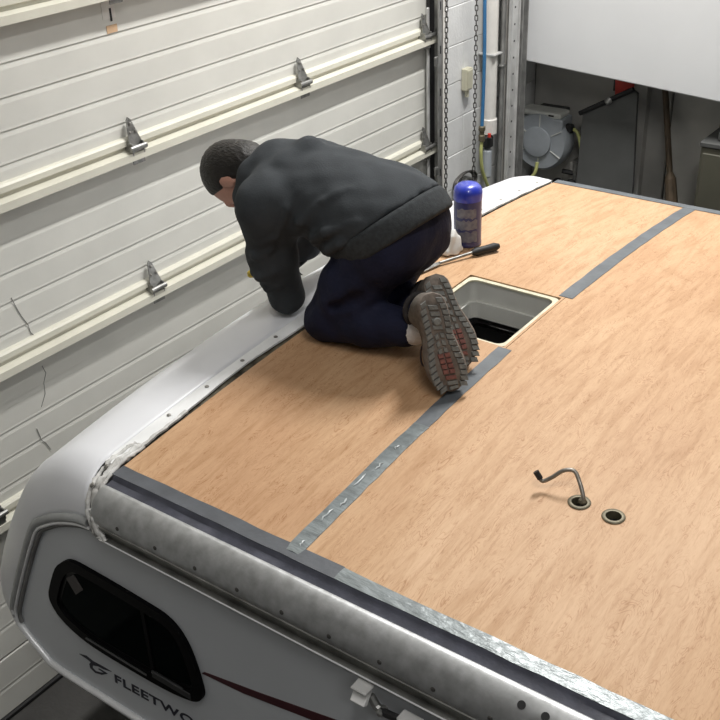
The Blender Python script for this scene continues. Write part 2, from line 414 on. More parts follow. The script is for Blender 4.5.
# painted blocks of the jamb: 0.4 x 0.2, joints recessed
bw, bh = 0.40, 0.20
blk = None
row = 0
z = FZ + 0.006
while z < 1.35:
    y = DY1 + 0.06 - (0.2 if row % 2 else 0.0)
    while y < WY - 0.01:
        y0 = max(y, DY1 + 0.06) + 0.001; y1 = min(y + bw, WY) - 0.001
        if y1 - y0 > 0.05:
            obj('block', box((WX - 0.02, y0, z), (WX + random.uniform(-0.001, 0.0015), y1, z + bh - 0.002), 0.003), M_BLOCK, wl)
        y += bw
    z += bh; row += 1
# far wall: tall sheets with open joints and one pilaster
wb = struct('wall_back', box((-1.40, WY + 0.02, FZ), (8, WY + 0.15, CZ)), M_DARK, 'grey sheet-panelled far wall below the soffit')
xs = [WX, -0.60, -0.27, 0.30, 1.50, 2.72, 3.94, 5.16, 6.4, 8.0]
for a, b in zip(xs[:-1], xs[1:]):
    obj('panel', box((a + 0.004, WY, FZ), (b - 0.004, WY + 0.03, CZ), 0.004), M_GREYWALL, wb)
obj('pilaster', box((-0.50, WY - 0.06, FZ), (-0.40, WY + 0.01, CZ), 0.004), M_GREYWALL, wb)
# white soffit box hung along the far wall
bm = bmesh.new()
sx0, sx1 = -1.0, 8.0
def sof(x): return 0.02 - 0.072 * (x + 0.99)
poly0 = [(4.0, sof(sx0)), (4.0, CZ), (WY + 0.03, CZ), (WY + 0.03, sof(sx0))]
a = [bm.verts.new((sx0, y, z)) for y, z in poly0]
poly1 = [(4.0, sof(2.5)), (4.0, CZ), (WY + 0.03, CZ), (WY + 0.03, sof(2.5))]
b = [bm.verts.new((2.5, y, z)) for y, z in poly1]
bm.faces.new(a); bm.faces.new(b[::-1])
for i in range(4): bm.faces.new((a[i], b[i], b[(i + 1) % 4], a[(i + 1) % 4]))
bmesh.ops.bevel(bm, geom=list(bm.edges), offset=0.006, segments=2, affect='EDGES')
struct('soffit', bm, M_SOFFIT, 'white boxed soffit hanging above the dark far wall')

# ------------------------------------------------------------------ garage door (door_1)
DX = -1.20
door = thing('door_1', 'cream sectional garage door with horizontal struts', None, (DX, 0.9, FZ), kind='structure')
SEAMS = [FZ + 0.02, -1.505, -0.92, -0.335, 0.25, 0.835, 1.42, 2.0]
def section_profile(z0, z1):
    """Ribbed face: shallow stepped grooves, as (depth, z) from the bottom up."""
    h = z1 - z0; p = [(-0.04, z0 + 0.003), (-0.004, z0 + 0.003), (0.0, z0 + 0.008)]
    n = max(1, int(round(h / 0.115)) - 1)
    for k in range(1, n + 1):
        zz = z0 + 0.03 + k * 0.108
        if zz > z1 - 0.04: break
        p += [(0.0, zz - 0.020), (-0.0028, zz - 0.004), (-0.0032, zz), (0.0008, zz + 0.002), (0.0, zz + 0.010)]
    p += [(0.0, z1 - 0.008), (-0.004, z1 - 0.003), (-0.04, z1 - 0.003)]
    return p
def strut_profile(zs):
    zs += 0.033
    return [(0.0, zs + 0.052), (0.014, zs + 0.049), (0.021, zs + 0.042), (0.022, zs + 0.022), (0.010, zs + 0.017), (0.010, zs + 0.004),
            (0.050, zs - 0.002), (0.052, zs - 0.030), (0.0, zs - 0.032)]
def rail(bm, prof, y0, y1): return add_prism(bm, prof, lambda d, z: (DX + d, y0, z), lambda d, z: (DX + d, y1, z))
HY = [-1.5, -0.81, 0.20, 1.215, 2.225, 3.225]
for z0, z1 in zip(SEAMS[:-1], SEAMS[1:]):
    sec = obj('section', rail(bmesh.new(), section_profile(z0, z1), DY0 + 0.01, DY1 - 0.005), M_DOORP, door)
    if -1.4 < z1 < 1.9:
        st = obj('strut', rail(bmesh.new(), strut_profile(z1), DY0 + 0.01, DY1 + 0.005), M_STRUT, door)
def hinge(y, zs, end=False):
    M = Matrix.Translation((DX + 0.034, y, zs + 0.040)) @ Matrix.Diagonal((0.85, 0.88, 1.0, 1))
    def put(bm):
        bmesh.ops.transform(bm, matrix=M, verts=bm.verts); return bm
    # upper leaf: triangular plate rising to a rounded point, leaning back over the strut to the section above
    tri = [(-0.036, -0.022), (0.036, -0.022), (0.034, 0.010), (0.012, 0.088), (0.0, 0.098), (-0.012, 0.088), (-0.034, 0.010)]
    def f(off): return lambda a, b: (off - 0.030 * max(0, b - 0.02) / 0.08, a, 0.02 + b)
    h = obj('hinge', put(add_prism(bmesh.new(), tri, f(0.0), f(0.005))), M_HINGE, door)
    bm = bmesh.new()
    for s in (-1, 1):   # side ears
        add_box(bm, (-0.04, s * 0.032 - 0.003, -0.02), (0.020, s * 0.032 + 0.003, 0.028), 0.001)
    add_box(bm, (0.008, -0.035, -0.055), (0.014, 0.035, 0.0), 0.002)
    obj('lower_leaf', put(bm), M_HINGE, h)
    obj('hinge_pin', put(tube([(0.020, -0.045, 0.008), (0.020, 0.045 + (0.07 if end else 0), 0.008)], 0.011, 10)), M_HINGE, h)
    bm = bmesh.new()
    for a, b in ((0, 0.075), (-0.016, 0.045), (0.016, 0.045)):
        add_lathe(bm, [(0.006, 0), (0.006, 0.004), (0.003, 0.006)], (0.004 - 0.030 * max(0, b - 0.02) / 0.08, a, 0.02 + b), (1, 0, 0), 6)
    obj('bolt', put(bm), M_SCREW, h, kind='stuff')
    if end:
        obj('roller', put(lathe([(0.024, 0), (0.026, 0.004), (0.026, 0.014), (0.024, 0.018)], (0.020, 0.09, 0.008), (0, 1, 0), 14)), M_HINGE, h)
for zs in SEAMS[2:-1]:
    for y in HY: hinge(y + (0.09 if zs < -0.8 else 0), zs + (0.03 if zs < -0.8 else 0), y == HY[-1])
obj('bottom_seal', box((DX - 0.04, DY0 + 0.01, FZ), (DX + 0.01, DY1 - 0.005, FZ + 0.025), 0.006), M_BLACK, door)
def crack(pts, w=0.0013):
    bm = bmesh.new(); add_tube(bm, [(DX + 0.0015, y, z) for y, z in pts], w, 5); obj('crack', bm, M_UNDER, door, label='dark hairline crack in the door skin')
crack([(0.575, -0.075), (0.590, -0.13), (0.600, -0.16), (0.618, -0.20), (0.622, -0.235), (0.640, -0.262)])
crack([(0.640, -0.385), (0.650, -0.42), (0.632, -0.455), (0.628, -0.50), (0.600, -0.545)])
crack([(0.56, -0.62), (0.57, -0.68), (0.585, -0.70), (0.60, -0.74)])
obj('sticker_scrap', box((DX, 1.180, 0.765), (DX + 0.002, 1.240, 0.825)), M_PVC, door, label='torn white sticker remnant')
obj('sticker_scrap', box((DX, 1.190, 0.715), (DX + 0.002, 1.240, 0.742)), mat('peach_sticker', (0.62, 0.42, 0.26), 0.7, noise=0.2), door, label='torn peach-coloured sticker remnant')
obj('sticker_mark', box((DX + 0.002, 1.213, 0.755), (DX + 0.003, 1.222, 0.800)), M_BLACK, door)

# ------------------------------------------------------------------ vertical door track
tr = thing('door_track', 'galvanized vertical garage door track at the door end', 'door track', (DX + 0.08, 3.40, FZ))
obj('gap_shade_strip', box((-1.198, 3.281, FZ), (-1.178, 3.357, 2.0), 0.002), M_BLACK, tr, label='black strip painting the shaded gap beside the door')  # solid black stands in for shade between door edge and track
obj('track_lip', box((-1.185, 3.256, FZ), (-1.172, 3.274, 0.43), 0.003), M_TRACKW, tr, label='bright narrow track lip')
obj('angle_flange', box((-1.125, 3.272, FZ), (-1.119, 3.312, 2.0), 0.001), M_TRACK, tr)
obj('angle_web', box((-1.165, 3.306, FZ), (-1.119, 3.312, 2.0), 0.001), M_TRACK, tr)
obj('edge_strip', box((-1.132, 3.316, FZ), (-1.117, 3.344, 2.0), 0.002), M_PVC, tr, label='white edge strip')
for k in range(9):
    obj('slot', box((-1.1195, 3.288, -0.9 + k * 0.22), (-1.1175, 3.297, -0.86 + k * 0.22), 0.0005), M_BLACK, tr)
for zz in (0.17, -0.42):
    obj('track_bracket', box((-1.124, 3.235, zz - 0.025), (-1.112, 3.262, zz + 0.025), 0.003), M_HINGE, tr)

# ------------------------------------------------------------------ hoist chain loop
ch = thing('hoist_chain', 'dark steel hoist chain loop hanging beside the garage door', 'chain', (-1.05, 3.35, 1.0))
bm = bmesh.new(); R1, R2 = 0.0075, 0.006
add_tube(bm, [(0.0075 * math.cos(t), 0, 0.007 * (1 if math.sin(t) > 0 else -1) + 0.0085 * math.sin(t)) for t in [2 * PI * k / 14 for k in range(14)]], 0.0028, 6, closed=True)
bmesh.ops.recalc_face_normals(bm, faces=bm.faces)
me_link = bpy.data.meshes.new('link'); bm.to_mesh(me_link); bm.free(); me_link.materials.append(M_CHAIN)
me_link.polygons.foreach_set('use_smooth', [True] * len(me_link.polygons))
def run(pts):
    pts = [Vector(p) for p in pts]; acc = 0; step = 0.0255; k = 0
    for a, b in zip(pts[:-1], pts[1:]):
        L = (b - a).length; d = (b - a) / L
        while acc < L:
            o = bpy.data.objects.new('link', me_link); COL.objects.link(o); o.parent = ch
            o.location = a + d * acc - Vector(ch.location)
            q = Vector((0, 0, 1)).rotation_difference(d).to_matrix() @ Matrix.Rotation((PI / 2 if k % 2 else 0) + 0.6, 3, 'Z')
            o.rotation_euler = q.to_euler(); k += 1; acc += step
        acc -= L
yA, yB, cx = 3.222, 3.515, -1.04
run([(cx, yA, 0.80), (cx, yA, -0.75), (cx, yA + 0.03, -0.84), (cx, yA + 0.10, -0.90), (cx, yB - 0.10, -0.90), (cx, yB - 0.03, -0.84), (cx, yB, -0.75), (cx, yB, 0.80)])

# ------------------------------------------------------------------ things on the wall by the corner
t = thing('switch_box', 'small ivory switch box mounted on the white block wall', 'switch box', (WX, 3.57, 0.0))
obj('box_body', box((WX, 3.535, -0.055), (WX + 0.035, 3.60, 0.065), 0.006, seg=2), M_IVORY, t)
obj('cover_plate', box((WX + 0.034, 3.541, -0.047), (WX + 0.040, 3.594, 0.057), 0.003), M_IVORY, t)
obj('conduit_stub', lathe([(0.012, 0), (0.012, 0.04)], (WX + 0.018, 3.567, -0.092), (0, 0, 1), 10), M_IVORY, t)
t = thing('air_hose', 'bright blue air hose hanging straight down with brass coupling', 'hose', (-1.07, 3.70, 0.8))
obj('hose_line', tube(spline([(-1.07, 3.655, 1.2), (-1.07, 3.65, 0.5), (-1.07, 3.66, 0.1), (-1.07, 3.65, -0.27)], 6), 0.010, 10), M_BLUEHOSE, t, smooth=True)
obj('coupling', lathe([(0.012, 0), (0.019, 0.005), (0.019, 0.035), (0.014, 0.04), (0.014, 0.06), (0.020, 0.065), (0.020, 0.085), (0.012, 0.09)], (-1.07, 3.65, -0.36), (0, 0, 1), 8), M_RIM, t)
obj('whip', tube(spline([(-1.07, 3.65, -0.36), (-1.07, 3.645, -0.42), (-1.07, 3.66, -0.52), (-1.07, 3.70, -0.60), (-1.07, 3.75, -0.68)], 6), 0.010, 8), M_YELHOSE, t, smooth=True, label='yellowish hose whip')
t = thing('drain_pipe', 'wide white plastic pipe running down the corner wall', 'pipe', (-1.07, 3.80, FZ))
obj('pipe_run', tube([(-1.085, 3.755, -0.30), (-1.085, 3.755, 2.2)], 0.038, 18), M_PVC, t, smooth=True)
obj('pipe_end', lathe([(0.045, 0), (0.045, 0.08), (0.041, 0.085)], (-1.085, 3.755, -0.34), (0, 0, 1), 18), M_PVC, t)
obj('pipe_clip', box((WX, 3.712, 0.10), (WX + 0.105, 3.798, 0.112), 0.003), M_TRACKW, t)
t = thing('pressure_regulator', 'black pressure regulator below the white pipe end', 'regulator', (-1.08, 3.735, -0.42))
obj('regulator_body', lathe([(0.02, 0), (0.032, 0.01), (0.032, 0.06), (0.02, 0.075)], (-1.08, 3.735, -0.42), (0, 0, 1), 14), M_BLACK, t)
obj('red_knob', lathe([(0.010, 0), (0.010, 0.02)], (-1.05, 3.70, -0.345), (0, 0, 1), 8), M_RED, t)
obj('bowl', lathe([(0.018, 0), (0.026, 0.012), (0.026, 0.16), (0.02, 0.17)], (-1.08, 3.735, -0.60), (0, 0, 1), 14), M_REEL, t)
t = thing('steel_conduit', 'thin grey steel conduit beside the white plastic pipe', 'conduit', (-1.05, 3.88, FZ))
obj('conduit_run', tube([(-1.05, 3.825, FZ), (-1.05, 3.825, 2.2)], 0.014, 12), M_TRACK, t, smooth=True)
obj('conduit_strap', box((WX, 3.805, 0.02), (-1.035, 3.845, 0.035), 0.003), M_TRACK, t)
t = thing('white_conduit', 'slim white conduit between steel conduit and slotted post', 'conduit', (-1.06, 3.94, FZ))
obj('conduit_run', tube([(-1.06, 3.880, FZ), (-1.06, 3.880, 2.2)], 0.017, 12), M_PVC, t, smooth=True)
obj('conduit_coupling', lathe([(0.022, 0), (0.022, 0.06)], (-1.06, 3.880, 0.10), (0, 0, 1), 12), M_PVC, t)
t = thing('slotted_post', 'pale slotted steel post at the soffit corner', 'post', (-0.99, 3.90, FZ))
obj('post_face', box((-1.015, 3.815, FZ), (-1.0, 3.905, CZ), 0.003), M_TRACKW, t)
for s in (3.815, 3.899): obj('post_lip', box((-1.0, s, FZ), (-0.99, s + 0.006, CZ), 0.001), M_TRACKW, t)
for k in range(26):
    obj('slot', lathe([(0.006, 0), (0.006, 0.002)], (-1.0005, 3.86, -1.1 + 0.09 * k), (1, 0, 0), 8), M_BLACK, t)
t = thing('corner_rail', 'grey steel corner rail standing against the slotted post', 'rail', (-0.99, 3.96, FZ))
obj('rail_web', box((-1.03, 3.922, FZ), (-1.015, 3.990, CZ), 0.002), M_TRACK, t)
for s in (3.922, 3.980): obj('rail_flange', box((-1.02, s, FZ), (-0.985, s + 0.010, CZ), 0.002), M_TRACK, t)

# ------------------------------------------------------------------ hose reel on the far wall
rx, ry, rz = -0.985, 4.20, -0.50
t = thing('hose_reel', 'round grey plastic hose reel with yellow hose on the far wall', 'hose reel', (rx, WY, rz - 0.2))
obj('drum', lathe([(0.06, 0), (0.17, 0.005), (0.182, 0.03), (0.182, 0.10), (0.165, 0.13), (0.06, 0.135)], (rx, WY - 0.05 - 0.03, rz), (0, -1, 0), 36), M_REEL, t, autosmooth=40)
obj('hub', lathe([(0.085, 0), (0.092, 0.008), (0.090, 0.018), (0.06, 0.024), (0.03, 0.026)], (rx - 0.01, WY - 0.21, rz), (0, -1, 0), 28), M_REEL, t, autosmooth=40)
for k in range(6):
    a = PI / 6 + k * PI / 3; M = Matrix.Translation((rx, WY - 0.214, rz)) @ Matrix.Rotation(a, 4, 'Y')
    obj('spoke', box((0.09, -0.003, -0.003), (0.165, 0.003, 0.003), 0.001, M), M_REELLT, t)
obj('top_housing', box((rx - 0.14, WY - 0.205, rz + 0.148), (rx + 0.130, WY - 0.08, rz + 0.182), 0.012, seg=2), M_REELLT, t, label='pale top housing')
obj('side_housing', box((rx + 0.06, WY - 0.21, rz + 0.06), (rx + 0.145, WY - 0.07, rz + 0.15), 0.012, seg=2), M_REEL, t)
obj('housing_slot', box((rx + 0.05, WY - 0.207, rz + 0.160), (rx + 0.085, WY - 0.203, rz + 0.170), 0.001), M_BLACK, t)
obj('wall_bracket', box((rx - 0.09, WY - 0.085, rz - 0.15), (rx + 0.09, WY, rz + 0.17), 0.004), M_CHARCOAL, t)
obj('outlet', lathe([(0.022, 0), (0.028, 0.008), (0.028, 0.04), (0.016, 0.05)], (rx + 0.142, WY - 0.15, rz + 0.09), (1, 0, 0), 14), M_BLACK, t)
obj('hose', tube(spline([(rx + 0.185, WY - 0.15, rz + 0.09), (rx + 0.225, WY - 0.16, rz + 0.07), (rx + 0.255, WY - 0.17, rz - 0.01), (rx + 0.262, WY - 0.18, rz - 0.14), (rx + 0.26, WY - 0.18, rz - 0.5)], 6), 0.0105, 8), M_YELHOSE, t, smooth=True)
obj('hose_tail', tube(spline([(rx + 0.01, WY - 0.24, rz - 0.12), (rx + 0.0, WY - 0.25, rz - 0.19), (rx - 0.05, WY - 0.25, rz - 0.24), (rx - 0.10, WY - 0.25, rz - 0.26)], 6), 0.011, 8), M_YELHOSE, t, smooth=True)
t = thing('pipe_valve', 'dark pipe fittings with valve below the hose reel outlet', 'valve', (rx + 0.18, WY, rz - 0.22))
obj('valve_body', tube([(rx + 0.20, WY - 0.10, rz - 0.36), (rx + 0.20, WY - 0.10, rz - 0.12)], 0.020, 10), M_HINGE, t)
obj('valve_arm', tube([(rx + 0.20, WY - 0.10, rz - 0.20), (rx + 0.12, WY - 0.12, rz - 0.19)], 0.016, 8), M_BLACK, t)
obj('valve_knob', lathe([(0.03, 0), (0.034, 0.008), (0.034, 0.02), (0.02, 0.026)], (rx + 0.19, WY - 0.12, rz - 0.26), (0, -1, 0), 12), M_BLACK, t)
obj('valve_mount', box((rx + 0.15, WY - 0.085, rz - 0.42), (rx + 0.25, WY, rz - 0.14), 0.004), M_GREYWALL, t)
t = thing('valve_cap', 'white plastic canister on the wall under the hose reel', 'canister', (rx - 0.04, WY, rz - 0.33))
obj('canister_body', lathe([(0.055, 0), (0.06, 0.01), (0.06, 0.10), (0.045, 0.125), (0.02, 0.13)], (rx + 0.01, WY - 0.12, rz - 0.40), (0, 0, 1), 18), M_PVC, t, autosmooth=40)
obj('canister_bracket', box((rx - 0.02, WY - 0.07, rz - 0.38), (rx + 0.04, WY, rz - 0.33), 0.003), M_TRACK, t)
obj('loop_handle', tube(spline([(rx + 0.06, WY - 0.12, rz - 0.30), (rx + 0.075, WY - 0.12, rz - 0.255), (rx + 0.12, WY - 0.12, rz - 0.25), (rx + 0.135, WY - 0.12, rz - 0.30), (rx + 0.13, WY - 0.12, rz - 0.35)], 5), 0.008, 6), M_BLACK, t, smooth=True)

# leaning charcoal board with a bent top edge, red sign, stick, cabinet
t = thing('charcoal_board', 'charcoal board with slanted top edge leaning on the far wall', 'board', (-0.55, 4.15, FZ))
bm = bmesh.new()
pl = [(-0.705, -0.285), (-0.44, -0.135), (-0.42, -0.115), (-0.395, -0.13), (-0.355, -0.65), (-0.33, FZ), (-0.70, FZ)]
add_prism(bm, pl, lambda x, z: (x, 4.06 + 0.12 * (z - FZ) / 1.7, z), lambda x, z: (x, 4.085 + 0.12 * (z - FZ) / 1.7, z))
obj('board', bm, M_CHARCOAL, t)
obj('top_rail', tube([(-0.725, 4.17, -0.285), (-0.415, 4.17, -0.105)], 0.014, 8), M_BLACK, t)
obj('hinge_knob', lathe([(0.02, 0), (0.022, 0.01), (0.01, 0.02)], (-0.55, 4.16, -0.185), (0, -1, 0), 10), M_HINGE, t)
obj('hanging_strap', box((-0.62, 4.372, -0.19), (-0.605, 4.40, 0.10), 0.002), M_BLACK, t)
t = thing('red_sign', 'red sign hanging on the far wall under the soffit', 'sign', (-0.50, WY - 0.03, -0.12))
bm = bmesh.new(); add_prism(bm, [(-0.60, 0.05), (-0.47, 0.05), (-0.48, -0.15), (-0.52, -0.195), (-0.585, -0.215)], lambda x, z: (x, WY - 0.075, z), lambda x, z: (x, WY - 0.061, z))
obj('sign_sheet', bm, M_RED, t)
t = thing('wooden_stick', 'brown wooden tool handle leaning on the grey far wall', 'stick', (-0.2, 4.2, FZ))
obj('handle', tube([(-0.325, 4.36, -0.02), (-0.180, 4.24, -0.58)], 0.017, 10), M_STICK, t, smooth=True)
bm = bmesh.new(); add_tube(bm, [(-0.183, 4.243, -0.565), (-0.175, 4.24, -0.60), (-0.125, 4.20, -0.80), (0.0, 3.93, FZ)], [0.017, 0.032, 0.036, 0.03], 10)
obj('wide_base', bm, M_STICK, t)
t = thing('storage_cabinet', 'olive metal storage cabinet against the far wall', 'cabinet', (0.25, WY, FZ))
obj('cabinet_body', box((0.045, 4.03, FZ), (0.85, WY - 0.005, -0.315), 0.006), M_CABINET, t)
obj('cabinet_top', box((0.038, 4.02, -0.315), (0.857, WY - 0.005, -0.285), 0.006), M_CHARCOAL, t)
obj('door', box((0.06, 4.018, FZ + 0.1), (0.445, 4.03, -0.345), 0.004), M_CABINET, t)
obj('door', box((0.455, 4.018, FZ + 0.1), (0.835, 4.03, -0.345), 0.004), M_CABINET, t)
t = thing('dark_case', 'dark tool case standing on the olive cabinet', 'case', (0.4, 4.2, -0.285))
obj('case_body', box((0.115, 4.06, -0.284), (0.65, 4.34, -0.23), 0.012, seg=2), M_CHARCOAL, t)
obj('case_lid', box((0.115, 4.06, -0.228), (0.65, 4.34, -0.19), 0.012, seg=2), M_BLACK, t)
t = thing('cable_coil', 'wire coil hanging on the block wall behind the blue cylinder', 'coil', (-1.08, 3.5, -0.55))
bm = bmesh.new()
for k in range(3):
    add_tube(bm, [(-1.124 + 0.010 * k, 3.545 + (0.105 + 0.005 * k) * math.cos(a), -0.575 + (0.052 + 0.004 * k) * math.sin(a)) for a in [2 * PI * i / 24 for i in range(24)]], 0.006, 6, closed=True)
obj('wire_loops', bm, M_CHAIN, t, smooth=True, kind='stuff')
obj('coil_core', lathe([(0.02, 0), (0.045, 0.01), (0.045, 0.04), (0.02, 0.05)], (-1.135, 3.56, -0.595), (1, 0, 0), 16), M_HINGE, t)
obj('coil_hook', box((WX, 3.55, -0.556), (-1.07, 3.57, -0.546), 0.002), M_HINGE, t)

# ================================================================== CAMPER
RW, CR, XE = 2.40, 0.068, 3.20        # roof width, crown, rear end
def crown(y): return CR * (1 - ((y - RW / 2) / (RW / 2)) ** 2)
camper = thing('camper', 'white camper with its roof stripped to bare plywood', 'camper', (1.0, 1.2, FZ))
YS = -0.10                              # side wall plane
XW1 = 0.5688
def sheet(name, x0, x1, m, holes=(), hatch=None):
    """Crowned sheet of plywood with a square and/or round cut-outs."""
    bm = bmesh.new(); T = 0.009
    xc = {x0, x1}; yc = {0.004, RW - 0.004} | {i * 0.1 for i in range(1, 24)}
    if hatch: xc |= {hatch[0], hatch[1]}; yc |= {hatch[2], hatch[3]}
    q = 0.05
    for hx, hy, r in holes: xc |= {hx - q, hx + q}; yc |= {hy - q, hy + q}
    n = int((x1 - x0) / 0.3)
    xc = sorted(xc); yc = sorted(yc)
    def P(x, y, d=0): return bm.verts.new((x, y, crown(y) - d))
    cache = {}
    def V(x, y):
        k = (round(x, 5), round(y, 5))
        if k not in cache: cache[k] = P(x, y)
        return cache[k]
    for i in range(len(xc) - 1):
        for j in range(len(yc) - 1):
            mx, my = (xc[i] + xc[i + 1]) / 2, (yc[j] + yc[j + 1]) / 2
            if hatch and hatch[0] < mx < hatch[1] and hatch[2] < my < hatch[3]: continue
            if any(abs(mx - hx) < q and abs(my - hy) < q for hx, hy, r in holes): continue
            bm.faces.new((V(xc[i], yc[j]), V(xc[i + 1], yc[j]), V(xc[i + 1], yc[j + 1]), V(xc[i], yc[j + 1])))
    for hx, hy, r in holes:
        ins = [P(hx + r * math.cos(a), hy + r * math.sin(a)) for a in [2 * PI * k / 32 for k in range(32)]]
        inner = sorted({y for y in yc if hy - q <= y <= hy + q})
        out = []
        for k in range(32):
            a = 2 * PI * k / 32; s = q / max(abs(math.cos(a)), abs(math.sin(a)))
            out.append(V(hx + s * math.cos(a), hy + s * math.sin(a)))
        for k in range(32): bm.faces.new((ins[k], out[k], out[(k + 1) % 32], ins[(k + 1) % 32]))
    bmesh.ops.remove_doubles(bm, verts=bm.verts, dist=1e-5)
    bmesh.ops.recalc_face_normals(bm, faces=bm.faces)
    if sum(f.normal.z for f in bm.faces) < 0: bmesh.ops.reverse_faces(bm, faces=bm.faces)
    g = bmesh.ops.extrude_face_region(bm, geom=bm.faces[:])
    for v in [e for e in g['geom'] if isinstance(e, bmesh.types.BMVert)]: v.co.z -= T
    return obj(name, bm, m, camper)
HX0, HX1, HY0, HY1 = 0.235, 0.560, 0.962, 1.326
H1, H2 = (1.043, 0.452, 0.022), (1.129, 0.447, 0.022)
sheet('plywood_sheet', 0.0, XW1 - 0.001, W_PLY, hatch=(HX0, HX1, HY0, HY1))
sheet('plywood_sheet', XW1 + 0.001, 1.79, W_PLY2, holes=(H1, H2))
sheet('plywood_sheet', 1.792, XE, W_PLY)

def strip(name, xa, xb, ya, yb, m, lift=0.0015, n=12, wob=0.0015, label=None, along='y', bumps=0.0):
    """Thin strip of tape laid on the crowned roof."""
    bm = bmesh.new(); A = []
    for k in range(n + 1):
        t = k / n
        if along == 'y':
            y = ya + (yb - ya) * t; w0, w1 = random.uniform(-wob, wob), random.uniform(-wob, wob)
            row = [(xa + w0, y), ((xa + xb) / 2, y), (xb + w1, y)]
        else:
            x = xa + (xb - xa) * t; w0, w1 = random.uniform(-wob, wob), random.uniform(-wob, wob)
            row = [(x, ya + w0), (x, (ya + yb) / 2), (x, yb + w1)]
        A.append([bm.verts.new((px, py, crown(min(max(py, 0), RW)) + lift + (random.uniform(0, bumps) if q == 1 else 0))) for q, (px, py) in enumerate(row)])
    for a, b in zip(A[:-1], A[1:]):
        for q in range(2): bm.faces.new((a[q], a[q + 1], b[q + 1], b[q]))
    bmesh.ops.recalc_face_normals(bm, faces=bm.faces)
    if sum(f.normal.z for f in bm.faces) < 0: bmesh.ops.reverse_faces(bm, faces=bm.faces)
    g = bmesh.ops.extrude_face_region(bm, geom=bm.faces[:])
    for v in [e for e in g['geom'] if isinstance(e, bmesh.types.BMVert)]: v.co.z -= 0.0012
    return obj(name, bm, m, camper, label=label, autosmooth=40)
strip('seam_tape', XW1 - 0.022, XW1 + 0.022, -0.012, 0.52, M_TAPE_SHINY, n=14, bumps=0.002, label='smeared shiny grey seam tape')
strip('seam_tape', XW1 - 0.022, XW1 + 0.022, 0.52, 0.955, M_TAPE, n=10, label='dark grey seam tape ending at the hatch')
strip('seam_tape', XW1 - 0.022, XW1 + 0.024, 1.335, RW - 0.01, M_TAPE, n=20, label='dark grey seam tape beyond the hatch')
strip('seam_tape', 1.79 - 0.022, 1.79 + 0.022, 0.0, RW - 0.01, M_TAPE, n=24)
strip('edge_tape', 0.0, 0.70, -0.030, 0.010, M_TAPE_EDGE, n=14, lift=0.002, along='x', label='grey edge tape along the plywood')
strip('edge_tape', 0.70, XE, -0.030, 0.008, M_TAPE_SHINY, n=40, lift=0.002, along='x', bumps=0.003, label='shiny smeared edge tape along the plywood')
strip('edge_tape', 0.0, XE, RW - 0.02, RW + 0.02, M_TAPE, n=30, lift=0.002, along='x')
for y, dx, L in ((0.01, 0.004, 0.020), (0.10, -0.004, 0.045), (0.16, 0.006, 0.03), (0.235, -0.006, 0.05), (0.31, 0.003, 0.03), (0.40, -0.002, 0.018)):
    bm = bmesh.new(); add_tube(bm, [(XW1 + dx + random.uniform(-.003, .003), y + L * t, crown(y + L * t) + 0.0035) for t in (0, .25, .5, .75, 1)], [0.001, 0.003, 0.0024, 0.0032, 0.001], 6)
    obj('tape_glint', bm, M_GLINT, camper, smooth=True, label='pale bead painting a glint on the seam tape')  # pale bead stands in for a shiny streak on the tape
# dark butyl step and the rolled galvanized edge (profile in y,z, swept along x)
def sweep_x(prof, x0, x1, n, m, name, parent=camper, closed=False, jitter=0.0, label=None, autosmooth=45):
    bm = bmesh.new(); rows = []
    for k in range(n + 1):
        x = x0 + (x1 - x0) * k / n
        rows.append([bm.verts.new((x, y, z + random.uniform(-jitter, jitter))) for y, z in prof])
    for a, b in zip(rows[:-1], rows[1:]):
        for q in range(len(prof) - (0 if closed else 1)):
            r = (q + 1) % len(prof); bm.faces.new((a[q], a[r], b[r], b[q]))
    if closed: bm.faces.new(rows[0]); bm.faces.new(rows[-1][::-1])
    return obj(name, bm, m, parent, label=label, autosmooth=autosmooth)
sweep_x([(-0.028, 0.0015), (-0.034, -0.004), (-0.038, -0.010), (-0.066, -0.016), (-0.066, -0.030), (-0.02, -0.030)], 0.006, XE, 50, M_BUTYL, 'butyl_strip', closed=True, jitter=0.0008, label='dark butyl strip between tape and metal')
arc = []
for k in range(11):
    a = PI / 2 * k / 10
    arc.append((-0.060 - 0.060 * math.sin(a), -0.086 + 0.074 * math.cos(a)))
arc += [(-0.118, -0.094)]
back = [(y + 0.004, z - 0.003) for y, z in arc[::-1]]
sweep_x(arc + back, 0.004, XE, 24, M_GALV, 'metal_edge_roll', closed=True, label='rolled galvanized metal roof edge')
sweep_x([(-0.117, -0.090), (-0.1215, -0.093), (-0.1215, -0.101), (-0.108, -0.104), (-0.108, -0.128), (-0.1225, -0.130), (-0.1225, -0.137), (-0.098, -0.139), (-0.095, -0.095)], 0.03, XE, 24, M_GALV_DARK, 'lip_channel', closed=True, label='dull metal lip below the rolled edge')
sweep_x([(-0.1235, -0.129), (-0.1255, -0.132), (-0.1235, -0.135)], 0.03, XE, 4, M_MOLDW, 'drip_rail', closed=True, label='thin bright drip rail')
for k in range(24):    # rivets along the roll
    x = 0.10 + 0.13 * k
    obj('rivet', lathe([(0.0062, 0), (0.0055, 0.002), (0.003, 0.0035)], (x, -0.1175, -0.070), (0, -1, 0.25), 8), M_CHAIN, camper)
for hx, hz in ((1.192, 0.010), (1.242, 0.004)):
    # black drilled holes in the roll
    a = math.asin(0.55); y = -0.060 - 0.060 * math.sin(a); zz = -0.086 + 0.074 * math.cos(a)
    obj('drilled_hole', lathe([(0.0085, 0), (0.0085, 0.0012)], (hx, y, zz), (0, -0.62, 0.78), 18), M_BLACK, camper)

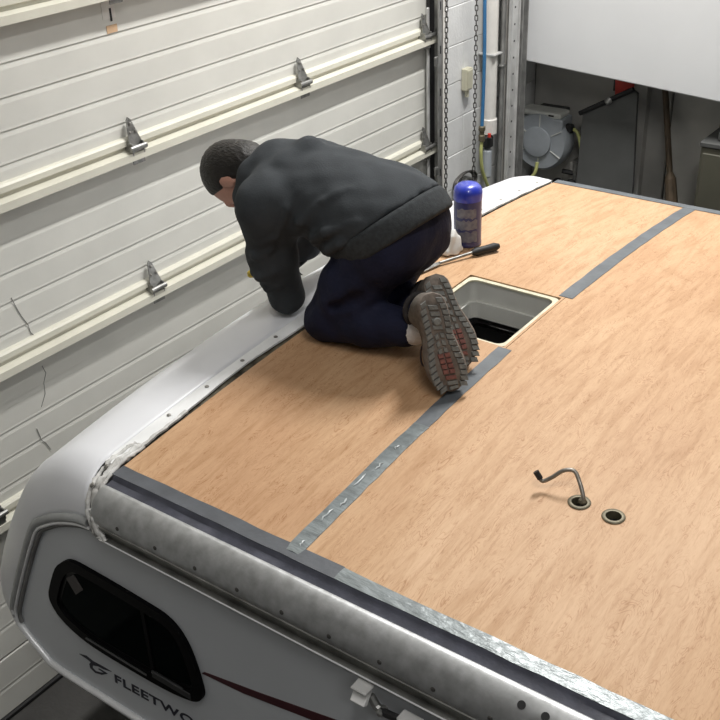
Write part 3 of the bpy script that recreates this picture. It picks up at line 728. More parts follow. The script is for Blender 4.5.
# --- nose cap: profile swept across the roof, ends rolled over to the side walls
CAPP = [(-0.058, 0.001), (-0.12, 0.002), (-0.20, -0.022), (-0.28, -0.075), (-0.355, -0.140), (-0.43, -0.235), (-0.51, -0.355), (-0.585, -0.485), (-0.638, -0.60),
        (-0.650, -0.69), (-0.600, -0.765), (-0.49, -0.812), (-0.40, -0.822), (-0.33, -0.815)]
prof = [Vector((x, 0, z)) for x, z in CAPP]
prof = spline(prof, 5)
NP = len(prof)
def pnorm(i):
    d = prof[min(i + 1, NP - 1)] - prof[max(i - 1, 0)]; d.normalize()
    return Vector((-d.z, 0, d.x)) * -1        # outward (towards -x / +z)
def cap_pt(i, y, inset):
    nrm = pnorm(i)
    if nrm.x > 0 and nrm.z < 0: pass
    w = min(1.0, 0.05 + 1.0 * i / 12)
    bul = 0.055 * (1 - ((y - RW / 2) / (RW / 2 + 0.12)) ** 2) * w
    p = prof[i] - nrm * inset
    zc = crown(min(max(y, 0), RW)) * max(0.25, 1 - 0.75 * i / NP)
    return Vector((p.x - bul, y, p.z + zc))
for i in range(NP):
    n = pnorm(i)
    if i < 10 and n.z < 0: raise RuntimeError('cap normal')
OUT = [(0.03, -0.118), (-0.03, -0.118), (-0.09, -0.128), (-0.17, -0.160), (-0.227, -0.194), (-0.275, -0.232), (-0.323, -0.309), (-0.402, -0.455), (-0.470, -0.590), (-0.490, -0.640), (-0.488, -0.670),
       (-0.466, -0.710), (-0.39, -0.771), (-0.33, -0.797)]
def resample(pts, n):
    pts = [Vector(p) for p in pts]; D = [0.0]
    for a, b in zip(pts[:-1], pts[1:]): D.append(D[-1] + (b - a).length)
    out = []
    for k in range(n):
        t = D[-1] * k / (n - 1); i = max(q for q in range(len(pts) - 1) if D[q] <= t + 1e-9)
        f = (t - D[i]) / max(D[i + 1] - D[i], 1e-9); out.append(pts[i].lerp(pts[i + 1], min(f, 1)))
    return out
prof = resample(prof, NP)
RIM = resample(spline([(-0.028, 0, -0.118)] + [(x, 0, z) for x, z in OUT[2:]], 6), NP)
def cap_row(i):
    # over each end the profile rolls down onto the outline of the side wall
    row = []
    def end(y0, sg):
        out = []
        for k in range(1, 11):
            a = PI / 2 * k / 10; p = cap_pt(i, y0, 0); w = 1 - math.cos(a)
            out.append(Vector((p.x + (RIM[i].x - p.x) * w, y0 + sg * 0.13 * math.sin(a), p.z + (RIM[i].z - p.z) * w)))
        return out
    row += end(0.03, -1)[::-1]
    for k in range(25): row.append(cap_pt(i, 0.03 + (RW - 0.06) * k / 24, 0))
    row += end(RW - 0.03, 1)
    return row
bm = bmesh.new()
rows = [[bm.verts.new(p) for p in cap_row(i)] for i in range(NP)]
for a, b in zip(rows[:-1], rows[1:]):
    for k in range(len(a) - 1): bm.faces.new((a[k], a[k + 1], b[k + 1], b[k]))
bmesh.ops.recalc_face_normals(bm, faces=bm.faces)
nose = obj('nose_cap', bm, M_CAP, camper, smooth=True, label='white moulded nose cap')
sm = nose.modifiers.new('thick', 'SOLIDIFY'); sm.thickness = 0.004; sm.offset = -1
# screwed flange along the plywood with its caulk, and the dirty gap
def lane(name, x0, x1, dz, m, ya=0.0, yb=RW, n=60, wob=0.003, th=0.006, label=None, rag=0.0, sag=0.0):
    bm = bmesh.new(); A = []
    for k in range(n + 1):
        y = ya + (yb - ya) * k / n
        q0, q1 = random.uniform(-wob, wob), random.uniform(-wob, wob) - sag * math.exp(-((y - 0.52) / 0.16) ** 2)
        A.append([bm.verts.new((x0 + q0, y, crown(y) + dz + random.uniform(0, rag))), bm.verts.new(((x0 + x1) / 2, y, crown(y) + dz + 0.002 + random.uniform(0, rag))), bm.verts.new((x1 + q1, y, crown(y) + dz + random.uniform(0, rag)))])
    for a, b in zip(A[:-1], A[1:]):
        for q in range(2): bm.faces.new((a[q], a[q + 1], b[q + 1], b[q]))
    bmesh.ops.recalc_face_normals(bm, faces=bm.faces)
    if sum(f.normal.z for f in bm.faces) < 0: bmesh.ops.reverse_faces(bm, faces=bm.faces)
    g = bmesh.ops.extrude_face_region(bm, geom=bm.faces[:])
    for v in [e for e in g['geom'] if isinstance(e, bmesh.types.BMVert)]: v.co.z -= th
    return obj(name, bm, m, camper, smooth=False, label=label, autosmooth=50)
lane('roof_edge_bed', -0.05, 0.004, -0.014, M_DIRTY, wob=0.0, label='dirty wood bed below the gap')
lane('cap_flange', -0.064, -0.016, 0.001, mat('white_flange', (0.80, 0.81, 0.81), 0.45, noise=0.10, scale=14), wob=0.0015, sag=0.012, label='white screwed flange of the nose cap')
lane('caulk_bead', -0.022, -0.010, 0.001, M_CAULK, ya=0.0, yb=0.26, wob=0.003, n=22, rag=0.003, label='lumpy old caulk')
lane('caulk_bead', -0.020, -0.013, 0.001, M_CAULK, ya=1.2, yb=2.38, wob=0.002, n=50, rag=0.002, label='thin old caulk')
for k in range(16):
    y = 0.07 + 0.15 * k
    obj('screw', lathe([(0.0065, 0), (0.006, 0.002), (0.003, 0.0035)], (-0.044, y, crown(y) + 0.003), (0, 0, 1), 8), M_SCREW, camper)
# messy caulk running round the near roof corner down to the side molding
cpts = spline([(-0.02, 0.09, 0.010), (-0.024, 0.03, 0.006), (-0.022, -0.03, -0.008), (-0.014, -0.075, -0.030), (0.0, -0.105, -0.065), (0.018, -0.118, -0.105), (0.034, -0.119, -0.130)], 6)
for off, r in ((0.0, 0.010), (-0.020, 0.007), (0.012, 0.006)):
    bm = bmesh.new(); add_tube(bm, [p + Vector((off + random.uniform(-.002, .002), random.uniform(-.001, .001), random.uniform(-.001, .001))) for p in cpts], [r * random.uniform(0.6, 1.25) for _ in cpts], 8)
    obj('corner_caulk', bm, M_CAULK, camper, smooth=True, label='cracked white caulk round the roof corner')
for p in ((-0.030, -0.020, -0.0005), (-0.025, -0.075, -0.022)):
    obj('screw', lathe([(0.008, 0), (0.007, 0.003), (0.003, 0.005)], (p[0], p[1], p[2] + 0.006), (-0.3, -0.5, 0.8), 8), M_SCREW, camper)

# --- side wall with molding, window, stripe, lettering
def side(y0, y1, name):
    poly = OUT + [(XE, -0.797), (XE, -0.118)]
    return obj(name, prism_y(poly, y0, y1), M_SIDE, camper)
side(YS, YS + 0.02, 'side_wall'); side(RW - 0.02 + 0.10, RW + 0.10, 'side_wall')
mpath = spline([(x, YS - 0.004, z) for x, z in OUT[1:11]], 5)
obj('nose_molding', tube(mpath, 0.013, 8), M_MOLD, camper, smooth=True, label='grey molding between nose cap and side wall')
obj('nose_molding', tube([p + Vector((0.012, -0.006, -0.010)) for p in mpath], 0.0055, 6), M_MOLDW, camper, smooth=True, label='thin pale molding insert')
obj('nose_molding', tube([p + Vector((0.022, -0.001, -0.014)) for p in mpath], 0.007, 6), M_UNDER, camper, smooth=True, label='dark groove line of the molding')
bpath = spline([(x, YS - 0.006, z) for x, z in OUT[9:]] + [(-0.1, YS - 0.006, -0.800), (0.6, YS - 0.006, -0.800), (1.6, YS - 0.006, -0.800), (XE, YS - 0.006, -0.800)], 5)
obj('bottom_molding', tube(bpath, 0.011, 8), M_MOLDW, camper, smooth=True, label='bright aluminium molding along the lower edge')
obj('bottom_molding', tube([p + Vector((0, 0.004, -0.016)) for p in bpath], 0.008, 8), M_MOLD, camper, smooth=True)
obj('underside', box((-0.40, YS + 0.02, -0.815), (XE, RW + 0.08, -0.80)), M_UNDER, camper)
obj('rear_wall', box((XE - 0.02, YS + 0.02, -0.80), (XE, RW + 0.08, -0.03)), M_SIDE, camper)
obj('lower_body', box((-0.22, 0.03, FZ), (XE - 0.02, RW - 0.03, -0.815), 0.035, seg=4), M_UNDER, camper, label='grey lower body standing on the floor', autosmooth=40)
obj('body_seam', box((-0.10, 0.024, FZ + 0.1), (-0.09, 0.031, -0.83)), M_DARK, camper)

WIN = [(-0.173, -0.309), (-0.133, -0.290), (-0.06, -0.2885), (0.05, -0.292), (0.145, -0.297), (0.205, -0.303), (0.245, -0.322), (0.275, -0.36), (0.296, -0.42), (0.309, -0.495), (0.307, -0.530),
       (0.287, -0.556), (0.25, -0.572), (0.158, -0.587), (0.006, -0.592), (-0.117, -0.590), (-0.19, -0.576), (-0.245, -0.550), (-0.273, -0.515), (-0.278, -0.480), (-0.262, -0.437), (-0.216, -0.351)]
wc = (0.02, -0.44)
def inset(poly, s, dx=0.0):
    """Shrink an outline by s metres towards its own inside."""
    P = [Vector((x, z)) for x, z in poly]; out = []; m = len(P)
    for i in range(m):
        d = (P[(i + 1) % m] - P[i - 1]).normalized(); n = Vector((-d.y, d.x))
        if n.dot(Vector(wc) - P[i]) < 0: n = -n
        out.append(tuple(P[i] + n * s))
    return out
win = None
def ring_prism(outer, inner, y0, y1):
    bm = bmesh.new()
    V = [[bm.verts.new((x, y, z)) for x, z in poly] for poly, y in ((outer, y0), (inner, y0), (inner, y1), (outer, y1))]
    m = len(outer)
    for a, b in ((0, 1), (1, 2), (2, 3), (3, 0)):
        for i in range(m):
            j = (i + 1) % m; bm.faces.new((V[a][i], V[a][j], V[b][j], V[b][i]))
    return bm
W2 = [tuple(v.xy) for v in spline([(x, z, 0) for x, z in WIN], 3, closed=True)]
win = obj('window', ring_prism(W2, inset(W2, 0.034), YS - 0.012, YS + 0.01), M_BLACKFRAME, camper, autosmooth=35, label='black framed slanted side window')
obj('inner_frame', ring_prism(inset(W2, 0.034), inset(W2, 0.044), YS - 0.004, YS + 0.008), mat('inner_black_gasket', (0.005, 0.005, 0.0055), 0.4, noise=0.2, spec=0.15), win)
obj('pane', prism_y(inset(W2, 0.036), YS - 0.0035, YS - 0.0015), mat('black_tinted_glass', (0.003, 0.005, 0.005), 0.08, noise=0.3, scale=3, spec=0.08), win, label='near black tinted pane')
MATS['black_tinted_glass'].node_tree.nodes['Principled BSDF'].inputs['IOR'].default_value = 1.12
obj('divider', box((0.115, YS - 0.008, -0.552), (0.128, YS - 0.002, -0.335)), M_BLACKFRAME, win)
obj('slider_track', tube([(-0.14, YS - 0.013, -0.566), (0.10, YS - 0.013, -0.570)], 0.0035, 6), mat('worn_black_track', (0.05, 0.05, 0.05), 0.35, noise=0.2), win)
obj('slider_track', box((0.12, YS - 0.014, -0.565), (0.265, YS - 0.006, -0.540), 0.003), mat('dark_grey_track', (0.028, 0.029, 0.03), 0.4, noise=0.2), win)
obj('pane_sticker', prism_y([(-0.185, -0.375), (-0.145, -0.345), (-0.118, -0.385), (-0.155, -0.420)], YS - 0.0055, YS - 0.0035), mat('brown_grey_sticker', (0.075, 0.068, 0.065), 0.7, noise=0.1), win, label='grey square sticker on the pane')
# maroon stripe, swoosh emblem, lettering
obj('stripe', prism_y([(0.307, -0.452), (0.318, -0.441), (0.50, -0.402), (0.74, -0.345), (1.0, -0.290), (1.6, -0.18), (1.6, -0.26), (1.0, -0.325), (0.69, -0.387), (0.45, -0.437)], YS - 0.0012, YS + 0.001), M_MAROON, camper, label='maroon stripe widening away from the window')
em = [(-0.211, -0.677), (-0.178, -0.666), (-0.150, -0.672), (-0.120, -0.669), (-0.073, -0.668), (-0.108, -0.679), (-0.132, -0.681), (-0.157, -0.692), (-0.160, -0.704), (-0.148, -0.710), (-0.126, -0.702), (-0.110, -0.694), (-0.135, -0.693), (-0.128, -0.688),
      (-0.094, -0.688), (-0.122, -0.709), (-0.152, -0.719), (-0.172, -0.711), (-0.172, -0.695), (-0.163, -0.682), (-0.182, -0.679)]
obj('emblem', prism_y(em, YS - 0.0012, YS + 0.001), M_NAVYPRINT, camper, label='dark swoosh bird emblem')
tx = bpy.data.curves.new('lettering', 'FONT'); tx.body = 'FLEETWOOD'; tx.size = 0.052; tx.extrude = 0.0006; tx.offset = 0.0011; tx.space_character = 1.08
tmp = bpy.data.objects.new('tmp_text', tx); COL.objects.link(tmp)
bpy.context.view_layer.update()
me = bpy.data.meshes.new_from_object(tmp.evaluated_get(bpy.context.evaluated_depsgraph_get())); bpy.data.objects.remove(tmp)
base = Vector((-0.069, YS - 0.0008, -0.704)); dirv = Vector((0.286, 0, 0.016)).normalized(); upv = Vector((0.10, 0, 1)).normalized()
for v in me.vertices:
    x, y, z = v.co; v.co = base + dirv * (x * 1.30) + upv * (y * 0.90) + Vector((0, -z, 0))
me.materials.append(M_NAVYPRINT)
link('lettering', me, camper, label='dark navy lettering reading FLEETWOOD')
# white clip, swing arm, black bar and end plate under the drip rail
lat = obj('awning_clip', box((0.826, -0.146, -0.188), (0.862, -0.130, -0.150), 0.002, Matrix.Translation((0, -0.138, -0.169)) @ Matrix.Rotation(math.radians(-38), 4, 'X') @ Matrix.Translation((0, 0.138, 0.169))), mat('white_clip', (0.86, 0.86, 0.85), 0.5, noise=0.06), camper, label='white clip below the drip rail')
obj('clip_top', box((0.826, -0.152, -0.150), (0.866, -0.118, -0.143), 0.002), M_TRACKW, lat)
obj('clip_screw', lathe([(0.005, 0), (0.004, 0.003)], (0.848, -0.139, -0.1555), (0, -0.79, 0.61), 8), M_SCREW, lat)
arm = obj('support_arm', tube([(0.852, -0.116, -0.185), (0.868, -0.118, -0.205), (0.888, -0.120, -0.212)], 0.010, 8), M_HINGE, camper)
obj('arm_bar', tube([(0.884, -0.124, -0.205), (0.945, -0.126, -0.196)], 0.009, 8), M_BLACK, arm)
obj('arm_pivot', lathe([(0.009, 0), (0.009, 0.02), (0.005, 0.024)], (0.886, -0.112, -0.205), (0, -1, 0), 10), M_HINGE, arm)
obj('end_plate', box((0.940, -0.150, -0.215), (1.02, -0.119, -0.165), 0.003), M_TRACKW, camper, label='pale metal end plate')
obj('side_trim_strip', box((0.87, -0.108, -0.158), (XE, -0.099, -0.150), 0.001), M_MOLD, camper)

# --- hatch opening: inner walls and cream lip
hz = lambda y: crown(y)
r_in = 0.03
def rrect(x0, x1, y0, y1, r, n=5):
    out = []
    for cx_, cy_, a0 in ((x1 - r, y1 - r, 0), (x0 + r, y1 - r, 90), (x0 + r, y0 + r, 180), (x1 - r, y0 + r, 270)):
        for k in range(n + 1):
            a = math.radians(a0 + 90 * k / n); out.append((cx_ + r * math.cos(a), cy_ + r * math.sin(a)))
    return out
def ring_z(o, i, z0, z1):
    bm = bmesh.new(); m = len(o)
    V = [[bm.verts.new((x, y, crown(y) + z)) for x, y in p] for p, z in ((o, z1), (i, z1), (i, z0), (o, z0))]
    for a, b in ((0, 1), (1, 2), (2, 3), (3, 0)):
        for k in range(m):
            j = (k + 1) % m; bm.faces.new((V[a][k], V[a][j], V[b][j], V[b][k]))
    return bm
fr = obj('hatch_frame', ring_z(rrect(HX0 + 0.004, HX1 - 0.004, HY0 + 0.004, HY1 - 0.004, 0.022), rrect(HX0 + 0.014, HX1 - 0.012, HY0 + 0.012, HY1 - 0.014, 0.025), -0.130, -0.006), M_HATCHF, camper, label='white plastic walls of the roof hatch', autosmooth=40)
obj('hatch_lip', ring_z(rrect(HX0 + 0.002, HX1 - 0.002, HY0 + 0.002, HY1 - 0.002, 0.02), rrect(HX0 + 0.016, HX1 - 0.013, HY0 + 0.012, HY1 - 0.018, 0.026), -0.010, -0.004), M_HATCHLIP, fr, label='cream lip around the hatch')
obj('hatch_ledge', ring_z(rrect(HX0 + 0.010, HX1 - 0.010, HY0 + 0.010, HY1 - 0.010, 0.024), rrect(HX0 + 0.022, HX1 - 0.018, HY0 + 0.018, HY1 - 0.024, 0.03), -0.135, -0.080), M_HATCHF, fr)
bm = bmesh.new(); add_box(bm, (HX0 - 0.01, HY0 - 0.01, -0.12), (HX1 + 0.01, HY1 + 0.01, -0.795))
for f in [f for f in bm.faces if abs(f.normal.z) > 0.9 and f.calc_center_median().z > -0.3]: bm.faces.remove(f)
obj('cabin_shade_box', bm, M_DARK, camper, label='near-black box painting the unlit cabin below the hatch')  # shade inside the cabin is put into the black colour
# --- pipe holes: rims, and black discs that paint the unlit depth
for hx, hy, r in (H1, H2):
    z0 = crown(hy)
    bm = bmesh.new()
    for k in range(1): pass
    def ringv(rad, z): return [bm.verts.new((hx + rad * math.cos(a), hy + rad * math.sin(a), z)) for a in [2 * PI * k / 28 for k in range(28)]]
    R = [ringv(r + 0.005, z0 + 0.0005), ringv(r + 0.003, z0 + 0.003), ringv(r - 0.004, z0 + 0.002), ringv(r - 0.004, z0 - 0.02)]
    for a, b in zip(R[:-1], R[1:]):
        for k in range(28): bm.faces.new((a[k], a[(k + 1) % 28], b[(k + 1) % 28], b[k]))
    rim = obj('hole_rim', bm, M_RIM, camper, smooth=True, label='brassy rim of a pipe hole')
    obj('hole_shade_disc', lathe([(r - 0.003, 0), (r - 0.003, 0.004)], (hx, hy, z0 - 0.035), (0, 0, 1), 24), M_DARK, rim)
zz = crown(0.45)
gt = thing('gas_tube', 'bent grey metal tube rising from the left pipe hole', 'tube', (1.05, 0.46, zz))
obj('tube_run', tube(spline([(1.052, 0.452, zz - 0.02), (1.050, 0.456, zz + 0.014), (1.028, 0.476, zz + 0.040), (1.010, 0.484, zz + 0.056), (0.988, 0.474, zz + 0.054), (0.968, 0.460, zz + 0.036), (0.950, 0.450, zz + 0.024), (0.940, 0.448, zz + 0.034)], 6), 0.0052, 8), M_TUBE, gt, smooth=True)
obj('end_fitting', tube([(0.944, 0.448, zz + 0.030), (0.932, 0.447, zz + 0.046)], 0.0072, 8), M_BLACK, gt, label='dark end fitting')
obj('tube_collar', lathe([(0.010, 0), (0.011, 0.004), (0.008, 0.010)], (1.050, 0.454, zz + 0.0), (-0.2, 0.1, 1), 12), M_RIM, gt)

# ================================================================== TOOLS ON THE ROOF
cy = (0.090, 1.545); z0 = crown(cy[1]) + 0.0025
t = thing('blue_cylinder', 'scuffed blue gas cylinder standing on the plywood', 'cylinder', (*cy, z0))
R = 0.048
obj('tank', lathe([(R - 0.006, 0), (R, 0.006), (R, 0.160), (R - 0.001, 0.165)], (*cy, z0), n=32), M_BLUECYL, t, autosmooth=40)
obj('shoulder', lathe([(R + 0.001, 0.163), (R + 0.0015, 0.170), (R + 0.0015, 0.190), (R - 0.003, 0.205), (R - 0.014, 0.215), (0.018, 0.219), (0.016, 0.2195)], (*cy, z0), n=32), M_BLUETOP, t, autosmooth=50, label='bright blue rounded shoulder')
cdir = math.atan2(-1.377 - cy[1], 1.817 - cy[0])
for q, (h0, h1, w) in enumerate(((0.108, 0.142, 0.75), (0.066, 0.102, 0.85), (0.022, 0.060, 0.85))):
    bm = bmesh.new(); n = 10; T, B = [], []
    for k in range(n + 1):
        a = cdir - 0.10 - w + 2 * w * k / n
        jt = random.uniform(-0.006, 0.004) if 0 < k < n else -0.003
        T.append(bm.verts.new((cy[0] + (R + 0.0006) * math.cos(a), cy[1] + (R + 0.0006) * math.sin(a), z0 + h1 + jt)))
        B.append(bm.verts.new((cy[0] + (R + 0.0006) * math.cos(a), cy[1] + (R + 0.0006) * math.sin(a), z0 + h0 + random.uniform(-0.004, 0.004))))
    for k in range(n): bm.faces.new((B[k], B[k + 1], T[k + 1], T[k]))
    obj('label_patch', bm, M_LABELGREY, t, smooth=True, label='worn grey label band')
obj('base_ring', lathe([(R - 0.004, 0), (R + 0.001, 0.003), (R + 0.001, 0.010), (R - 0.001, 0.012)], (*cy, z0), n=32), M_BLUECYL, t)

tl = thing('scraper_tool', 'long thin scraper with black handle beside the blue cylinder', 'scraper', (0.17, 1.46, 0.06))
def on(x, y, h=0.0): return Vector((x, y, crown(y) + h))
hb, he = on(0.165, 1.450, 0.016), on(0.212, 1.548, 0.0175)
obj('handle', tube([hb, hb.lerp(he, .15), hb.lerp(he, .5), hb.lerp(he, .85), he], [0.008, 0.014, 0.013, 0.015, 0.009], 12), M_BLACK, tl, smooth=True, label='black grip')
obj('shaft', tube([on(0.112, 1.330, 0.010), hb], 0.0055, 8), M_HINGE, tl, smooth=True)
bd = (hb - on(0.112, 1.330, 0.008)).normalized()
bm = bmesh.new(); a0, a1 = on(0.113, 1.340, 0.008), on(0.080, 1.225, 0.005); sd = Vector((-bd.y, bd.x, 0))
vv = [a0 + sd * 0.008, a0 - sd * 0.008, a1 - sd * 0.018, a1 + sd * 0.018]
lo = [bm.verts.new(v) for v in vv]; hi = [bm.verts.new(v + Vector((0, 0, 0.0025))) for v in vv]
bm.faces.new(lo[::-1]); bm.faces.new(hi)
for k in range(4): bm.faces.new((lo[k], lo[(k + 1) % 4], hi[(k + 1) % 4], hi[k]))
obj('blade', bm, M_HINGE, tl)

fld = Field((-0.03, 1.34, 0.04), (0.19, 1.56, 0.18), 0.005)
for c, r in (((0.078, 1.446, 0.085), (0.046, 0.040, 0.036)), ((0.092, 1.440, 0.110), (0.026, 0.024, 0.040)), ((0.045, 1.460, 0.095), (0.036, 0.035, 0.045)), ((0.066, 1.418, 0.080), (0.030, 0.030, 0.026)), ((0.055, 1.452, 0.125), (0.024, 0.03, 0.026))):
    fld.ell(c, r, k=0.012)
fld.disp(lambda X, Y, Z: 0.004 * np.sin(95 * X + 60 * Z + 4 * np.sin(50 * Y)) + 0.0035 * np.sin(120 * Y - 70 * Z + 3 * np.sin(60 * X)))
fld.rest(0.004)
rg = field_obj('crumpled_rag', fld, M_RAG, None, 1); tag(rg, 'crumpled white rag lying beside the blue cylinder', 'rag')

# ================================================================== PERSON
PX, PY = 0.10, 0.88
person = thing('person', 'person in charcoal hoodie and navy trousers kneeling on the plywood, head bowed', 'person', (PX, PY, crown(PY)))
def nv(v): return Vector(v).normalized()
# joints
SH_L, EL_L, WR_L = Vector((-0.085, 0.715, 0.445)), Vector((-0.105, 0.800, 0.125)), Vector((-0.262, 0.930, 0.105))
SH_R, EL_R, WR_R = Vector((-0.115, 1.040, 0.445)), Vector((-0.240, 1.170, 0.190)), Vector((-0.350, 1.110, 0.055))
HIP_L, KN_L, AN_L = Vector((0.250, 0.800, 0.350)), Vector((0.095, 0.750, 0.122)), Vector((0.385, 0.772, 0.160))
HIP_R, KN_R, AN_R = Vector((0.250, 0.960, 0.350)), Vector((0.085, 0.965, 0.128)), Vector((0.365, 0.865, 0.165))
HC = Vector((-0.348, 0.880, 0.442))                          # skull centre
hu = nv((-0.95, -0.12, -0.06)); hl = Vector((0, -1, 0)); hl = (hl - hu * hl.dot(hu)).normalized()    # crown, left-ear direction
hf = hu.cross(hl); hf = hf if hf.z < 0 else -hf              # face, pointing down
HAX = (hf, hl, hu)
def hp(f, l, u): return HC + hf * f + hl * l + hu * u
B = Field((-0.56, 0.55, 0.02), (0.56, 1.32, 0.64), 0.006)
B.ell(HC, (0.096, 0.076, 0.103), HAX, k=0.02)                                  # skull
B.ell(hp(0.030, 0, -0.058), (0.062, 0.056, 0.072), HAX, k=0.03)                # face
B.ell(hp(0.062, 0, -0.108), (0.026, 0.028, 0.022), HAX, k=0.03)                # chin
B.cap(hp(0.094, 0, -0.022), hp(0.108, 0, -0.052), 0.008, 0.013, k=0.012)       # nose
for s in (-1, 1):
    B.cap(hp(0.082, s * 0.045, 0.006), hp(0.092, s * 0.014, 0.004), 0.009, 0.010, k=0.015)  # brow
    B.ell(hp(0.060, s * 0.042, -0.048), (0.022, 0.022, 0.022), HAX, k=0.02)    # cheek
    B.ell(hp(0.084, s * 0.031, -0.018), (0.012, 0.014, 0.011), HAX, k=0.008, sub=True)  # eye socket
    B.ell(hp(-0.004, s * 0.079, -0.030), (0.017, 0.008, 0.032), HAX, k=0.006)  # ear
    B.ell(hp(0.004, s * 0.088, -0.026), (0.008, 0.005, 0.017), HAX, k=0.004, sub=True)
B.cap(hp(0.086, -0.018, -0.077), hp(0.086, 0.018, -0.077), 0.006, 0.006, k=0.008)
B.cap(hp(-0.02, 0, -0.075), Vector((-0.17, 0.88, 0.455)), 0.054, 0.062, k=0.03)         # neck
B.ell((-0.03, 0.88, 0.445), (0.17, 0.145, 0.09), k=0.05).ell((0.11, 0.88, 0.425), (0.15, 0.125, 0.085), k=0.05).ell((0.225, 0.88, 0.375), (0.11, 0.13, 0.095), k=0.05)
for S, E, Wr in ((SH_L, EL_L, WR_L), (SH_R, EL_R, WR_R)):
    B.cap(S, E, 0.050, 0.038, k=0.03).cap(E, Wr, 0.038, 0.026, k=0.02)
for H, K, A in ((HIP_L, KN_L, AN_L), (HIP_R, KN_R, AN_R)):
    B.cap(H, K, 0.070, 0.046, k=0.04).cap(K, A, 0.048, 0.034, k=0.02)
B.rest(0.004)
def hand(fld, Wr, fwd, palm_n, side_thumb, curl):
    """Palm, four fingers and a thumb; palm_n points out of the palm, side_thumb towards the thumb."""
    f = nv(fwd); n = nv(Vector(palm_n) - f * Vector(palm_n).dot(f)); t = f.cross(n)
    if t.dot(Vector(side_thumb)) < 0: t = -t
    pc = Wr + f * 0.052
    fld.ell(pc, (0.050, 0.040, 0.016), (f, t, n), k=0.012)
    tips = []
    for q, (off, ln) in enumerate(((0.030, 0.072), (0.010, 0.080), (-0.010, 0.074), (-0.029, 0.058))):
        p0 = Wr + f * 0.085 + t * off; d = f; pts = [p0]
        for s_, seg in enumerate((0.45, 0.31, 0.24)):
            a = curl * (0.6 + 0.35 * s_)
            d = (d * math.cos(a) + n * math.sin(a)).normalized(); pts.append(pts[-1] + d * ln * seg)
        fld.chain(pts, [0.0095, 0.0088, 0.008, 0.0070], k=0.004); tips.append(pts)
    tb = Wr + f * 0.030 + t * 0.030
    d1 = nv(f * 0.6 + t * 0.75 + n * 0.35); d2 = nv(f * 0.9 + t * 0.2 + n * 0.5)
    fld.chain([tb, tb + d1 * 0.040, tb + d1 * 0.040 + d2 * 0.032], [0.013, 0.011, 0.0085], k=0.008)
    return pc, f, t, n, tips
HL = hand(B, WR_L, (-0.75, 0.62, -0.10), (-0.15, -0.1, -1), (0.4, 0.75, 0), 0.55)
HR = hand(B, WR_R, (-0.98, -0.05, -0.25), (-0.1, 0, -1), (0, -1, 0), 0.25)
body = field_obj('body', B, M_SKIN, person, 2)
for s in (-1, 1):
    e = obj('eye', lathe([(0.0, -0.011), (0.008, -0.008), (0.011, 0), (0.008, 0.008), (0.0, 0.011)], hp(0.078, s * 0.031, -0.018), hf, 12), M_EYE, person, smooth=True)
    obj('iris', lathe([(0.005, 0), (0.004, 0.0015)], hp(0.0885, s * 0.031, -0.018), hf, 10), M_HAIR, e)
obj('lips', tube([hp(0.089, -0.022, -0.077), hp(0.0935, -0.008, -0.0745), hp(0.094, 0, -0.076), hp(0.0935, 0.008, -0.0745), hp(0.089, 0.022, -0.077)], [0.002, 0.005, 0.005, 0.005, 0.002], 6), M_LIP, person, smooth=True)
# hair: short, covering the crown, back and sides above the ears
Hh = Field((-0.56, 0.74, 0.28), (-0.22, 1.02, 0.62), 0.005)
Hh.ell(HC - hf * 0.006 + hu * 0.004, (0.101, 0.083, 0.110), HAX, k=0.01)
Hh.ell(hp(-0.055, 0, -0.055), (0.048, 0.060, 0.060), HAX, k=0.03)
Hh.cut(hp(0.058, 0, 0.055), hf * 0.85 - hu * 0.5, 0.01)
Hh.ell(hp(0.045, 0, -0.075), (0.062, 0.10, 0.075), HAX, k=0.01, sub=True)
for s in (-1, 1): Hh.ell(hp(0.006, s * 0.085, -0.036), (0.022, 0.022, 0.032), HAX, k=0.006, sub=True)
rngh = np.random.RandomState(3)
def hairn(X, Y, Z): return 0.0009 * np.sin(260 * X + 40 * np.sin(30 * Y)) * np.sin(210 * Y + 150 * Z) + 0.0007 * np.sin(330 * Z + 190 * X)
Hh.disp(hairn)
field_obj('hair', Hh, M_HAIR, person, 1, label='short dark brown hair')

# hoodie
Hd = Field((-0.46, 0.52, 0.02), (0.52, 1.36, 0.68), 0.0075)
Hd.ell((-0.025, 0.88, 0.462), (0.195, 0.178, 0.120), k=0.06)
Hd.ell((0.12, 0.88, 0.440), (0.18, 0.170, 0.125), k=0.06)
Hd.ell((0.235, 0.88, 0.400), (0.180, 0.188, 0.155), k=0.06)
Hd.cap((0.05, 0.90, 0.36), (0.16, 0.89, 0.32), 0.10, 0.115, k=0.06)               # loose belly cloth
Hd.cap(SH_L + Vector((0.0, 0.02, 0.0)), SH_R + Vector((0.0, -0.02, 0.0)), 0.086, 0.086, k=0.05)
# folded hood round the neck
Hd.chain([(-0.225, 0.795, 0.425), (-0.205, 0.810, 0.485), (-0.170, 0.88, 0.528), (-0.195, 0.95, 0.49), (-0.225, 0.965, 0.43)], [0.036, 0.042, 0.044, 0.042, 0.036], k=0.035)
Hd.ell((-0.115, 0.875, 0.520), (0.105, 0.095, 0.060), k=0.03)
Hd.chain([(-0.135, 0.775, 0.490), (-0.075, 0.80, 0.540), (-0.045, 0.88, 0.572), (-0.075, 0.955, 0.545)], [0.020, 0.026, 0.030, 0.026], k=0.03)
Hd.cap((-0.235, 0.80, 0.41), (-0.18, 0.83, 0.37), 0.035, 0.05, k=0.03)
